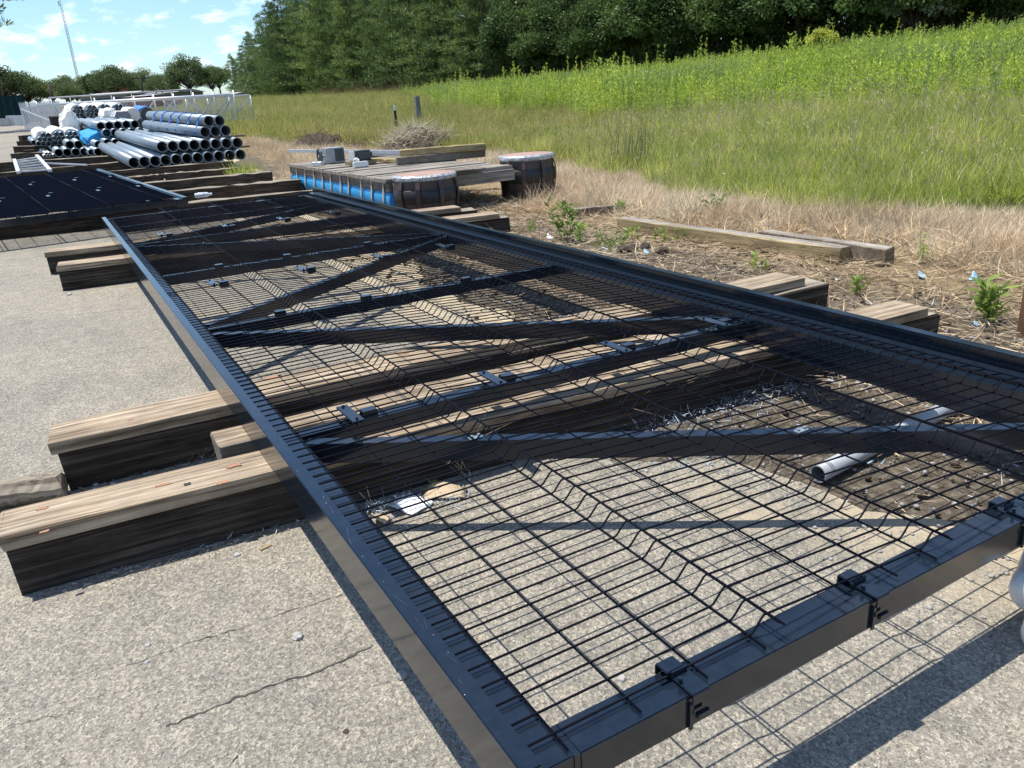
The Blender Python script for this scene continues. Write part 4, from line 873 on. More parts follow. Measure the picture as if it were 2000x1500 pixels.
# guyed mast
b0 = dep(155, 165, 300); tp_ = dep(120, 6, 300); g0 = float(T(b0.x, b0.y)); mh = tp_.z-g0
ms = thing('radio_mast', 'tall thin lattice radio mast against the sky', 'mast', (b0.x, b0.y, g0))
legs = [Vector((math.cos(R(a))*.42, math.sin(R(a))*.42, 0)) for a in (90, 210, 330)]
for l in legs: mb = MB(); mb.tube([l, l+z*mh], .075, 6); obj('leg', mb.mesh('leg', 'mast_metal', True), ms)
mb = MB()
for k in range(int(mh/1.1)):
    for i in range(3): mb.tube([legs[i]+z*(k*1.1), legs[(i+1) % 3]+z*((k+1)*1.1)], .04, 4, caps=False)
obj('lattice', mb.mesh('lattice', 'mast_metal'), ms); mb = MB(); mb.tube([z*mh, z*(mh+1.6)], .05, 6); mb.box((-.7, -.15, mh-2.2), (-.35, .15, mh-.6)); obj('antenna', mb.mesh('antenna', 'mast_metal'), ms)
for i, (px, ybt, ytp, D, lean) in enumerate([(104, 197, 160, 75, .02), (281, 190, 146, 105, .0), (306, 186, 168, 108, 0), (318, 186, 172, 110, 0)]):
    b0 = dep(px, ybt, D); t0 = dep(px, ytp, D); g0 = float(T(b0.x, b0.y)); h = t0.z-g0; pr = thing('utility_pole', ['leaning dark utility pole between the left trees', 'utility pole with crossarm before the pale-roofed warehouse', 'short pole right of the crossarm pole', 'thinnest pole before the pale-roofed warehouse'][i], 'pole', (b0.x, b0.y, g0), 0, 'utility poles')
    mb = MB(); mb.tube([(0, 0, 0), (0, 0, h)], .16 if i < 2 else .1, 8, taper=.75); obj('pole_shaft', mb.mesh('pole_shaft', 'pole_wood', True), pr)
    if i == 1: mb = MB(); mb.box((-1.2, -.06, h-.5), (1.2, -.0, h-.35)); obj('crossarm', mb.mesh('crossarm', 'pole_wood'), pr)

# ------------------------------------------------------------------ vegetation
def blades(P, D_, Ln, W, bend=.3, seg=2):
    """curved tapered blades; P,D_ (n,3) base and direction; returns verts, faces (tris)"""
    n = len(P); D_ = D_/np.linalg.norm(D_, axis=1, keepdims=True); rnd3 = rng.normal(size=(n, 3)); S = np.cross(D_, rnd3); S /= np.linalg.norm(S, axis=1, keepdims=True)+1e-9
    B = np.cross(D_, S); Ln = np.broadcast_to(Ln, n)[:, None]; W = np.broadcast_to(W, n)[:, None]; bd = (rng.random(n)[:, None]*bend)
    p0a, p0b = P-S*W/2, P+S*W/2; mid = P+D_*Ln*.55+B*Ln*bd*.3; p1a, p1b = mid-S*W*.42, mid+S*W*.42; tip = P+D_*Ln+B*Ln*bd
    V = np.stack([p0a, p0b, p1b, p1a, tip], 1).reshape(-1, 3); o = np.arange(n)[:, None]*5
    Fc = np.concatenate([o+[0, 1, 2], o+[0, 2, 3], o+[3, 2, 4]], 1).reshape(-1, 3); return V, Fc
def leaves(P, D_, Ln, W):
    n = len(P); D_ = D_/(np.linalg.norm(D_, axis=1, keepdims=True)+1e-9); S = np.cross(D_, rng.normal(size=(n, 3))); S /= np.linalg.norm(S, axis=1, keepdims=True)+1e-9
    Ln = np.broadcast_to(Ln, n)[:, None]; W = np.broadcast_to(W, n)[:, None]
    V = np.stack([P, P+D_*Ln*.45+S*W/2, P+D_*Ln, P+D_*Ln*.45-S*W/2], 1).reshape(-1, 3); o = np.arange(n)[:, None]*4
    return V, (o+[0, 1, 2, 3]).reshape(-1, 4)
def rdir(n, upb=0.0):
    d = rng.normal(size=(n, 3)); d /= np.linalg.norm(d, axis=1, keepdims=True); d[:, 2] += upb; return d/np.linalg.norm(d, axis=1, keepdims=True)
# --- pines
def pine_crown(h, seed, base=.03, rmax=.2, dens=1.0, needle=.42):
    r_ = np.random.default_rng(seed); P = []; Dd = []; nb = int(120*dens); lob = r_.uniform(0, 6.28, 4)
    for i in range(nb):
        t_ = base+(1-base)*((i+.5)/nb)**.95; zc = t_*h; a = i*2.399+r_.normal(0, .45)
        env = 1+.28*math.sin(2*a+lob[0]+t_*9)+.22*math.sin(3*a+lob[1]-t_*14); rad = max(.3, h*rmax*(1-t_)**.74*env*r_.uniform(.55, 1.15)*(1 if t_ > .12 else .8)); slope = r_.uniform(-.15, .3)+.3*t_
        for f_ in ((1.0, .68, .4) if rad > 1.6 else (1.0, .55) if rad > .9 else (1.0,)):
            rc = r_.uniform(.4, .85)*(1.08-.5*t_); c = np.array([math.cos(a)*rad*f_, math.sin(a)*rad*f_, zc+rad*f_*slope+r_.normal(0, .12)]); k = int(22+26*rc)
            q = r_.normal(size=(k, 3)); q /= np.linalg.norm(q, axis=1, keepdims=True); q[:, 2] = q[:, 2]*.5+.12
            P.append(c+q*rc*(r_.random(k)**.5)[:, None]*.8); d = q*1.1+np.array([math.cos(a)*.4, math.sin(a)*.4, .6]); Dd.append(d+r_.normal(0, .2, d.shape))
    P = np.concatenate(P); Dd = np.concatenate(Dd); return leaves(P, Dd, needle*(.55+.7*r_.random(len(P))), .07)
def pine_variant(h, seed, **kw):
    V, Fc = pine_crown(h, seed, **kw); cm = fastmesh('crown', V, Fc, 'pine_needles'); mb = MB(); mb.tube([(0, 0, -.3), (.05, 0, h*.3), (-.04, .05, h*.65), (0, 0, h*.97)], .16*h/13, 8, taper=[1, .85, .5, .1])
    r_ = random.Random(seed)
    for i in range(16):
        zc = h*(.15+.75*i/16); a = r_.uniform(0, 6.3); l = h*.14*(1.05-i/16); mb.tube([(0, 0, zc), (math.cos(a)*l, math.sin(a)*l, zc+l*.25)], .035, 5, taper=.4)
    return cm, mb.mesh('trunk', 'bark', True)
PV = [pine_variant(13, 100+i, rmax=rm) for i, rm in enumerate((.30, .25, .34, .27, .31))]
line = [(33.5, 158), (32.5, 140), (32.3, 122), (32.5, 105), (34, 88), (36.5, 72), (38.3, 60), (40, 50), (43, 37), (46, 26), (50, 12), (55, -4)]
def along(s):
    seg = [(Vector(a), Vector(b_)) for a, b_ in zip(line[:-1], line[1:])]
    for a, b_ in seg:
        l = (b_-a).length
        if s <= l: return a.lerp(b_, s/l)
        s -= l
    return seg[-1][1]
def tree(name, vm, loc, sc, rz, label, cat, group, sz=1.0):
    r_ = thing(name, label, cat, loc, rz, group); r_.scale = (sc, sc, sc*sz); obj('trunk', vm[1], r_); obj('crown', vm[0], r_); return r_
s = 0; k = 0
while s < 165:
    p = along(s); D = (Vector((p.x, p.y, 2))-Vector(CAM_LOC)).dot(fw); jx = rnd.uniform(-.8, .8)
    edge_f = min(1.05, .52+s/95)
    h = rnd.uniform(.82, 1.16)*edge_f
    if s < 118: tree('pine_tree', PV[(k*3+k//5) % 5], (p.x+jx, p.y+rnd.uniform(-.5, .5), float(T(p.x, p.y))-.1), h, rnd.uniform(0, 6.3), 'edge pine of the wood behind the field, %s from the left' % ORD[k], 'pine tree', 'pines along the edge of the wood')
    k += 1; s += 4.3 if s < 70 else 3.6 if s < 118 else 3.4
for row, (off, st, hs) in enumerate(((4.0, 4.6, 1.22), (8.8, 5.8, 1.4))):
    s = row*1.7-.5*row
    while s < 160:
        p = along(max(0, s)); tree('pine_tree', PV[rnd.randrange(5)], (p.x+off+rnd.uniform(-.8, .8), p.y+rnd.uniform(-1, 1)-(3 if s < 3 else 0), float(T(p.x, p.y))-.1), hs*rnd.uniform(.85, 1.15)*min(1, .44+s/95), rnd.uniform(0, 6.3), 'tall pine standing deeper in the wood behind its edge', 'pine tree', 'pines deeper in the wood', sz=1.0); s += st*rnd.uniform(.85, 1.2)
# --- leafy trees
def leafy_variant(h, w_, seed, mat, nlump=42, per=260, leaf=.26, low=.12):
    r_ = np.random.default_rng(seed); P = []; Dd = []; mb = MB(); mb.tube([(0, 0, -.3), (0, 0, h*.25), (.1, 0, h*.5)], h*.03, 8, taper=[1, .8, .5])
    for i in range(nlump):
        d = r_.normal(size=3); d /= np.linalg.norm(d); d[2] = abs(d[2])*1.15-.32; rr = r_.uniform(.45, 1.0)**.6
        c = np.array([d[0]*w_/2*rr, d[1]*w_/2*rr, h*(.5+low)+d[2]*h*.42*rr]); rl = r_.uniform(.09, .17)*w_
        n = per; q = r_.normal(size=(n, 3)); q /= np.linalg.norm(q, axis=1, keepdims=True); q *= (r_.random(n)**.45)[:, None]; q[:, 2] *= .7
        P.append(c+q*rl*1.2); dd = q+r_.normal(0, .5, (n, 3)); dd[:, 2] -= .1; Dd.append(dd)
        mb.tube([(0, 0, h*.3), tuple(c*.6+np.array([0, 0, h*.15])), tuple(c)], h*.008, 4, taper=.3, caps=False)
    P = np.concatenate(P); Dd = np.concatenate(Dd); V, Fc = leaves(P, Dd, leaf*(.7+.6*r_.random(len(P))), leaf*.62); return fastmesh('crown', V, Fc, mat), mb.mesh('trunk', 'bark', True)
LV = [leafy_variant(7, 7.5, 1, 'oak_leaves'), leafy_variant(7, 8.5, 2, 'oak_leaves', 50), leafy_variant(7, 6, 3, 'forest_leaves', 36), leafy_variant(9, 7, 4, 'forest_leaves', 70, 380, .25, -.06)]
def leafy(px, ybase, ytop, D, var, label, group=None, wide=1.0):
    b0 = dep(px, ybase, D); g0 = float(T(b0.x, b0.y)); h = dep(px, ytop, D).z-g0; sc = h/(7 if var < 3 else 9); r_ = tree('leafy_tree', LV[var], (b0.x, b0.y, g0), sc, rnd.uniform(0, 6), label, 'tree', group); r_.scale = (sc*wide, sc*wide, sc)
leafy(374, 190, 113, 112, 0, 'round leafy tree standing alone left of the pine wood', None, .95)
leafy(225, 190, 131, 135, 1, 'broad leafy tree right of the radio mast', None, .9)
leafy(192, 190, 142, 138, 2, 'loose leafy tree just right of the mast foot', None, .9)
leafy(136, 195, 163, 105, 0, 'low round shrub-like tree left of the mast foot', None, .9)
leafy(15, 225, 134, 92, 1, 'large dark leafy tree at the left edge behind the green screen', None, 1.05)
leafy(62, 225, 146, 95, 0, 'dark leafy tree beside the large one at the left edge', None, 1.0)
leafy(82, 225, 160, 100, 2, 'smaller leafy tree right of the two dark ones at left', None, 1.0)
for i, (px, yt) in enumerate([(105, 160), (128, 150), (150, 155), (170, 152), (205, 146), (245, 142), (262, 150), (285, 138), (300, 148), (320, 147), (338, 150), (418, 132), (432, 128)]):
    leafy(px, 188, yt, 205+rnd.uniform(-12, 12), [2, 1, 3, 0][i % 4], 'distant tree on the skyline, %s from the left' % ORD[i], 'distant skyline trees', 1.0)
# dense tall broadleaf trees in the right part of the wood
for i in range(12):
    p = along(96+i*5.4); r_ = tree('leafy_tree', LV[3], (p.x-1.2+rnd.uniform(-.8, .8), p.y+rnd.uniform(-1, 1), float(T(p.x, p.y))-.1), rnd.uniform(.8, 1.15), rnd.uniform(0, 6), 'broadleaf tree in the dark right part of the wood edge, %s from the left' % ORD[i], 'tree', 'broadleaf trees in the wood edge')
sv = [leafy_variant(3.4, 5.5, 50+i, 'forest_leaves', 34, 200, .24, -.16) for i in range(2)]
for i in range(24):
    p = along(72+i*3.9); tree('understory_shrub', sv[i % 2], (p.x+1.6+rnd.uniform(-.7, .7), p.y+rnd.uniform(-.8, .8), float(T(p.x, p.y))-.1), rnd.uniform(.85, 1.25), rnd.uniform(0, 6), 'dark understory shrub at the foot of the wood, %s from the left' % ORD[i], 'shrub', 'understory shrubs at the wood edge')
pv_ = leafy_variant(4, 4, 9, 'pale_leaves', 22, 120, .2)
b0 = dep(1790, 60, 44.5); tree('flowering_shrub', pv_, (b0.x-.8, b0.y-.4, float(T(b0.x, b0.y))), .95, 0, 'pale silvery shrub at the wood edge, upper right', 'shrub', None)
# overhanging pine at the left edge
hv = pine_variant(13, 140, base=.40, rmax=.40, dens=.8); b0 = dep(-30, 230, 42); tree('pine_tree', hv, (b0.x, b0.y, float(T(b0.x, b0.y))), .86, 2.0, 'pine whose branch tips reach in at the upper left edge', 'pine tree', None)

# --- grass by instancing
def proto_coll(name, meshes):
    c = bpy.data.collections.new(name)
    for i, me in enumerate(meshes):
        o = bpy.data.objects.new(name+'_tuft', me); c.objects.link(o)
    return c
def scatter(name, coll, pts, scl, label, cat, tilt=.12, sz=None):
    n = len(pts); me = bpy.data.meshes.new(name); me.vertices.add(n); me.vertices.foreach_set('co', np.asarray(pts, np.float32).ravel())
    a = me.attributes.new('rot', 'FLOAT_VECTOR', 'POINT'); rv = np.stack([rng.normal(0, tilt, n), rng.normal(0, tilt, n), rng.random(n)*6.283], 1).astype(np.float32); a.data.foreach_set('vector', rv.ravel())
    a = me.attributes.new('scl', 'FLOAT_VECTOR', 'POINT'); s3 = np.stack([scl, scl, scl*(1 if sz is None else sz)], 1).astype(np.float32); a.data.foreach_set('vector', s3.ravel())
    o = obj(name, me); stuff(o, label, cat)
    ng = bpy.data.node_groups.new(name+'_gn', 'GeometryNodeTree'); ng.interface.new_socket('Geometry', in_out='INPUT', socket_type='NodeSocketGeometry'); ng.interface.new_socket('Geometry', in_out='OUTPUT', socket_type='NodeSocketGeometry')
    gi = ng.nodes.new('NodeGroupInput'); go = ng.nodes.new('NodeGroupOutput'); ip = ng.nodes.new('GeometryNodeInstanceOnPoints'); ci = ng.nodes.new('GeometryNodeCollectionInfo')
    ci.inputs['Collection'].default_value = coll; ci.inputs['Separate Children'].default_value = True; ci.inputs['Reset Children'].default_value = True
    nr = ng.nodes.new('GeometryNodeInputNamedAttribute'); nr.data_type = 'FLOAT_VECTOR'; nr.inputs[0].default_value = 'rot'
    nsx = ng.nodes.new('GeometryNodeInputNamedAttribute'); nsx.data_type = 'FLOAT_VECTOR'; nsx.inputs[0].default_value = 'scl'
    ng.links.new(gi.outputs[0], ip.inputs['Points']); ng.links.new(ci.outputs[0], ip.inputs['Instance']); ip.inputs['Pick Instance'].default_value = True
    ri = ng.nodes.new('FunctionNodeRandomValue'); ri.data_type = 'INT'; ri.inputs[4].default_value = 0; ri.inputs[5].default_value = 50; ng.links.new(ri.outputs[2], ip.inputs['Instance Index'])
    ng.links.new(nr.outputs[0], ip.inputs['Rotation']); ng.links.new(nsx.outputs[0], ip.inputs['Scale']); ng.links.new(ip.outputs[0], go.inputs[0])
    md = o.modifiers.new('scatter', 'NODES'); md.node_group = ng; return o
def grass_tuft(n, rad, h, w_, lean, mat, seedheads=0, bend=.5, mat2=None):
    P = np.zeros((n, 3)); a = rng.random(n)*6.283; r_ = rad*np.sqrt(rng.random(n)); P[:, 0] = np.cos(a)*r_; P[:, 1] = np.sin(a)*r_
    D_ = np.stack([rng.normal(0, lean, n), rng.normal(0, lean, n), np.ones(n)], 1); V, Fc = blades(P, D_, h*(.55+.55*rng.random(n)), w_, bend)
    if seedheads:
        P2 = np.zeros((seedheads, 3)); P2[:, :2] = rng.normal(0, rad*.5, (seedheads, 2)); D2 = np.stack([rng.normal(0, lean*.7, seedheads), rng.normal(0, lean*.7, seedheads), np.ones(seedheads)], 1)
        V2, F2 = blades(P2, D2, h*1.25*(.8+.4*rng.random(seedheads)), w_*.5, bend*.5)
        tips = V2.reshape(-1, 5, 3)[:, 4]; V3, F3 = blades(tips-np.array([0, 0, .02]), D2+rng.normal(0, .3, D2.shape), h*.14, w_*1.0, .3)
        fm = [0]*len(Fc)+[1]*(len(F2)+len(F3)); Fc = np.concatenate([Fc, F2+len(V), F3+len(V)+len(V2)]); V = np.concatenate([V, V2, V3]); return fastmesh('tuft', V, Fc, [mat, mat2 or mat], fm)
    return fastmesh('tuft', V, Fc, mat)
def weed_stalk(h, nl, mat, ns=4, rad=.16, leaf=.11):
    Vs = []; Fs = []; o = 0; mb_v = []; mats_ = []
    for s_ in range(ns):
        bx, by = rng.normal(0, rad, 2); lean = rng.normal(0, .06, 2); hh = h*rng.uniform(.75, 1.15); tz = np.sort(rng.random(nl))**.75*hh
        P = np.stack([bx+lean[0]*tz, by+lean[1]*tz, tz], 1); a = rng.random(nl)*6.283; D_ = np.stack([np.cos(a), np.sin(a), .55+.5*tz/hh], 1)
        V, Fc = leaves(P, D_, leaf*(.7+.5*rng.random(nl))*(1.15-.5*tz/hh), leaf*.24); Vs.append(V); Fs.append(np.concatenate([Fc[:, [0, 1, 2]], Fc[:, [0, 2, 3]]])+o); o += len(V)
        V, Fc = blades(np.array([[bx, by, 0.]]), np.array([[lean[0], lean[1], 1.]]), hh, .012, .03); Vs.append(V); Fs.append(Fc+o); o += len(V)
    return fastmesh('stalk', np.concatenate(Vs), np.concatenate(Fs), mat)
cg = proto_coll('meadow', [grass_tuft(36, .14, .42, .011, .34, 'meadow_blade', 1, .8, 'dry_blade') for _ in range(5)])
co_ = proto_coll('olive', [grass_tuft(32, .17, .34, .010, .30, 'olive_blade', 3, .6, 'olive_blade') for _ in range(5)])
cd_ = proto_coll('dry', [grass_tuft(34, .17, .27, .0065, 1.0, 'dry_blade', 0, 1.1) for _ in range(6)])
cw = proto_coll('weed', [weed_stalk(.85, 40, 'weed_leaf', leaf=.085) for _ in range(5)]+[weed_stalk(.8, 38, 'weed_leaf_grey', leaf=.085) for _ in range(2)])
cw2 = proto_coll('weedgrey', [weed_stalk(.9, 38, 'weed_leaf_grey', leaf=.09) for _ in range(4)])
cr_ = proto_coll('reed', [grass_tuft(16, .3, 1.15, .02, .15, 'brown_reed', 4, .35) for _ in range(4)])
def vis_pts(n, D0, D1, pxr, pw=1.0):
    """random ground points inside the camera's horizontal field (a little wider), between depths"""
    t_ = rng.random(n); D = (D0**(2*pw)+(D1**(2*pw)-D0**(2*pw))*t_)**(1/(2*pw)); px = rng.uniform(*pxr, n); u = (px-1000)/F
    fh = np.array([fw.x, fw.y]); rh = np.array([r2.x, r2.y]); xy = np.array(CAM_LOC[:2])+D[:, None]*(fh[None]*1.065+u[:, None]*rh[None]); return xy
def edge_x(y):   # where the green field begins
    return np.interp(y, [-5, 3, 5.6, 9, 14.6, 18, 22, 40, 70], [7.2, 6.8, 6.2, 7.2, 8.6, 7.2, 5.4, 5.8, 6.0])
def nz(xy, f1=.35, ph=0.): return (np.sin(xy[:, 0]*f1*2.1+ph)+np.sin(xy[:, 1]*f1*1.7+1.3+ph)+np.sin((xy[:, 0]+xy[:, 1])*f1*1.1+2.2*ph)+np.sin((xy[:, 0]-xy[:, 1])*f1*2.9))/4
def with_z(xy): return np.column_stack([xy, T(xy[:, 0], xy[:, 1])-.02])
def treeline_x(y): ly = np.array([q[1] for q in line][::-1]); lx = np.array([q[0] for q in line][::-1]); return np.interp(y, ly, lx)
# green meadow, near and middle
xy = np.concatenate([vis_pts(9000, 8, 20, (350, 2250)), vis_pts(9000, 18, 40, (450, 2200))]); e = xy[:, 0]-edge_x(xy[:, 1])-.5*nz(xy, 1.2)
tall_zone = 13.5+3*nz(xy, .25)
keep = (e > 0) & (xy[:, 0] < treeline_x(xy[:, 1])-.5) & (rng.random(len(xy)) < np.clip(1.25-(xy[:, 0]-10)/12, .25, 1)) & (rng.random(len(xy)) < np.clip((1.0-(xy[:, 1]-13)/7), .0, 1))
xy = xy[keep]; scatter('meadow_grass', cg, with_z(xy), rng.uniform(.75, 1.3, len(xy))*np.clip(.72+(xy[:, 0]-7)*.06, .72, 1.25), 'green uncut meadow grass rising behind the dry strip', 'grass')
# olive seeding grass in the left and middle part
xy = np.concatenate([vis_pts(8000, 15, 34, (380, 1500)), vis_pts(7000, 30, 80, (420, 1300), .6), vis_pts(700, 9, 20, (900, 1900))]); e = xy[:, 0]-edge_x(xy[:, 1])-.4*nz(xy, 1.1)
keep = (e > 0) & (xy[:, 0] < treeline_x(xy[:, 1])-1) & (rng.random(len(xy)) < np.clip((xy[:, 1]-9)/6, .12, 1)) & ~((xy[:, 0] < 9.8) & (xy[:, 1] > 34) & (xy[:, 1] < 52)); xy = xy[keep]
scatter('seeding_grass', co_, with_z(xy), rng.uniform(.8, 1.35, len(xy))*np.where(xy[:, 1] > 36, 1.25, 1), 'olive seeding grass in the left and middle part of the field', 'grass')
# far left turf seen flat
xy = vis_pts(3500, 75, 160, (430, 900), .5); keep = (xy[:, 0] > 7) & (xy[:, 0] < treeline_x(xy[:, 1])-1); xy = xy[keep]; scatter('far_meadow_grass', co_, with_z(xy), rng.uniform(1.2, 2.0, len(xy)), 'distant grass at the foot of the left pines', 'grass')
# tall weeds on the slope
xy = np.concatenate([vis_pts(7000, 15, 32, (900, 2250)), vis_pts(7500, 28, 62, (800, 2200), .7)]); 
thr = np.interp(xy[:, 1], [0, 8, 15, 22, 30, 45, 70], [15, 14.5, 14, 13.8, 15, 20, 30])+1.6*nz(xy, .5)
keep = (xy[:, 0] > thr) & (xy[:, 0] < treeline_x(xy[:, 1])-.6); xy = xy[keep]; xy1 = xy[nz(xy, .22, 1.0) > -.28]; xy2 = xy[nz(xy, .22, 1.0) <= -.28]
scatter('tall_weeds', cw, with_z(xy1), rng.uniform(.55, 1.2, len(xy1))*(1+.35*nz(xy1, .9, 2.))*np.where(rng.random(len(xy1)) < .06, 1.5, 1), 'bright green leafy tall weeds covering the slope', 'weeds', .05)
scatter('grey_tall_weeds', cw2, with_z(xy2), rng.uniform(.8, 1.25, len(xy2)), 'greyer tall weeds in patches on the slope', 'weeds', .05)
# brown reeds at the wood edge
ss = rng.uniform(60, 165, 900); xy = np.array([list(along(s_)) for s_ in ss])+np.column_stack([rng.normal(-2.4, 1.3, 900), rng.normal(0, 1, 900)]); scatter('wood_edge_reeds', cr_, with_z(xy), rng.uniform(.7, 1.2, 900), 'brown reeds and stalks along the foot of the wood', 'reeds', .08)
# dry straw strip
n = 13500; yy = rng.uniform(-1, 24, n); lo = np.interp(yy, [-1, 2, 4, 6, 8, 10, 13, 15, 17, 20, 24], [4.7, 5.15, 5.2, 5.1, 4.55, 4.2, 3.2, 3.3, 3.75, 4.2, 4.5]); hi = edge_x(yy)+.5; xx = lo+(hi-lo)*rng.random(n)**.75; xy = np.column_stack([xx, yy])
inpont = (xy[:, 0] > 3.1) & (xy[:, 0] < 5.9) & (xy[:, 1] > 8.15) & (xy[:, 1] < 13.3); keep = ~inpont & (rng.random(n) < np.clip((xx-lo)/.7+.12, 0, 1)) & (rng.random(n) < np.where(yy < 10, 1, .85)); xy = xy[keep]
scatter('dry_grass', cd_, with_z(xy), rng.uniform(.55, 1.15, len(xy))*np.clip(1.1-.45*(xy[:, 0]-lo[keep])/(hi[keep]-lo[keep]), .5, 1), 'dead tan grass along the edge of the yard', 'dry grass', .35)
# long bleached stems standing in the strip
n = 170; yy = rng.uniform(1, 16, n); xx = rng.uniform(4.3, 8.3, n); P = np.column_stack([xx, yy, T(xx, yy)]); D_ = np.column_stack([rng.normal(0, .5, n), rng.normal(0, .5, n), np.ones(n)]); V, Fc = blades(P, D_, rng.uniform(.25, .7, n), .0042, .7)
stuff(obj('dead_stems', fastmesh('dead_stems', V, Fc, 'dead_stem')), 'thin dead brown stems standing in the dry grass', 'dry grass')
# litter straw lying on the dirt
n = 15000; yy = rng.uniform(-.6, 11, n); xx = np.where(rng.random(n) < .95, rng.uniform(2.6, 5.3, n), rng.uniform(1.8, 2.6, n)); P = np.column_stack([xx, yy, T(xx, yy)+.012+.02*rng.random(n)]); a = rng.random(n)*6.283; D_ = np.column_stack([np.cos(a), np.sin(a), rng.normal(.04, .1, n)]); V, Fc = blades(P, D_, rng.uniform(.04, .22, n), rng.uniform(.002, .006, n), .5)
stuff(obj('straw_litter', fastmesh('straw_litter', V, Fc, 'dry_blade')), 'straw and dead stalks littering the dirt behind the rail', 'litter')
n = 900; yy = rng.uniform(-.3, 5.5, n); xx = np.concatenate([rng.normal(3.4, .5, n//2), rng.normal(2.1, .45, n-n//2)]); sel = xx > 1.5; xx, yy = xx[sel], yy[sel]; n = len(xx)
P = np.column_stack([xx, yy, T(xx, yy)+.015+.015*rng.random(n)]); a = rng.random(n)*6.283; D_ = np.column_stack([np.cos(a), np.sin(a), rng.normal(.1, .25, n)]); V, Fc = blades(P, D_, rng.uniform(.015, .05, n), rng.uniform(.002, .006, n), 1.6)
fmx = np.repeat((rng.random(n) < .25).astype(int), 3); stuff(obj('plastic_shreds', fastmesh('plastic_shreds', V, Fc, ['plastic_shred', 'blue_shred'], fmx)), 'white and pale blue plastic shreds scattered on the dirt', 'litter')
n = 9000; yy = rng.uniform(-.6, 10, n); xx = 2.6+2.7*rng.random(n)**.9; P = np.column_stack([xx, yy, T(xx, yy)+.008+.04*rng.random(n)**2]); a = rng.random(n)*6.283; D_ = np.column_stack([np.cos(a), np.sin(a), rng.normal(.06, .16, n)]); V, Fc = blades(P, D_, rng.uniform(.03, .26, n), rng.uniform(.003, .009, n), .7)
stuff(obj('twig_litter', fastmesh('twig_litter', V, Fc, 'dead_stem')), 'grey-brown twigs and dead weed stems matted on the dirt', 'litter')
# small heaps of shreds
for i, (px, pyy, n, r_) in enumerate([(408, 890, 320, .045), (1300, 845, 220, .16), (1420, 800, 210, .16), (1500, 780, 150, .12), (880, 985, 120, .09), (760, 1000, 120, .07), (1380, 905, 160, .12), (1700, 745, 120, .1), (1130, 800, 60, .1)]):
    c = gp(px, pyy); P = np.column_stack([c.x+rng.normal(0, r_, n), c.y+rng.normal(0, r_*.5, n), .012+np.abs(rng.normal(0, .014, n))]); a = rng.random(n)*6.283; D_ = np.column_stack([np.cos(a), np.sin(a), rng.normal(.25, .5, n)]); V, Fc = blades(P, D_, rng.uniform(.012, .04, n), rng.uniform(.001, .0028, n), 2.2)
    stuff(obj('shred_heap', fastmesh('shred_heap', V, Fc, ['plastic_shred', 'blue_shred'], np.repeat((rng.random(n) < .3).astype(int), 3))), ['tuft of white shreds between the two nearest timbers', 'long drift of shreds beside the nearest timber under the gate', 'bluish shreds on the dirt under the gate', 'shreds near the right end of the nearest timber', 'shreds beside the tan paper', 'shreds left of the white paper', 'blue shreds in front of the diagonal brace', 'few shreds near the grey conduit', 'loose shreds behind the diagonal brace'][i], 'litter')
# gravel crumbs on dirt and pavement
def crumbs(name, n, xr, yr, rr_, label, mat='stone'):
    bm = bmesh.new(); bmesh.ops.create_icosphere(bm, subdivisions=1, radius=1); bv = np.array([v.co[:] for v in bm.verts]); bf = np.array([[v.index for v in f.verts] for f in bm.faces]); bm.free()
    xx = rng.uniform(*xr, n); yy = rng.uniform(*yr, n); r_ = rng.uniform(*rr_, n)*rng.random(n)**1.5+rr_[0]; V = bv[None]*(1+rng.normal(0, .16, (n, len(bv), 1)))*r_[:, None, None]*np.array([1, 1, .65]); V += np.stack([xx, yy, T(xx, yy)+.005+r_*.3], 1)[:, None]
    Fc = bf[None]+(np.arange(n)*len(bv))[:, None, None]; stuff(obj(name, fastmesh(name, V.reshape(-1, 3), Fc.reshape(-1, 3), mat)), label, 'gravel')
crumbs('fine_gravel', 1500, (-3, 2.2), (-.4, 9), (.0015, .0042), 'fine loose grit on the pavement')
def debris_line(a, bq, n, label):
    t_ = rng.random(n); c = np.array(a)[None]*(1-t_[:, None])+np.array(bq)[None]*t_[:, None]; c += rng.normal(0, .012, c.shape)*np.array([1, 1.3]); P = np.column_stack([c, np.full(n, .006)+.006*rng.random(n)]); an = rng.normal(0, .6, n); D_ = np.column_stack([np.cos(an), np.sin(an), rng.normal(.1, .2, n)]); V, Fc = blades(P, D_, rng.uniform(.006, .03, n), rng.uniform(.002, .006, n), 1.0)
    stuff(obj('timber_debris', fastmesh('timber_debris', V, Fc, ['dead_stem', 'stone'], np.repeat((rng.random(n) < .4).astype(int), 3))), label, 'litter')
debris_line((-.8, 1.775), (.1, 1.715), 260, 'splinters and grit along the foot of the nearest timber')
debris_line((-.62, 2.55), (-.1, 2.53), 140, 'splinters and grit along the foot of the second timber')
crumbs('dirt_clods', 1800, (1.75, 4.6), (-.5, 7), (.004, .022), 'small clods and crumbs on the dirt under and behind the gate', 'dark_soil')
crumbs('edge_gravel', 1500, (1.3, 3.2), (-.3, 4), (.003, .011), 'pale gravel along the broken pavement edge')

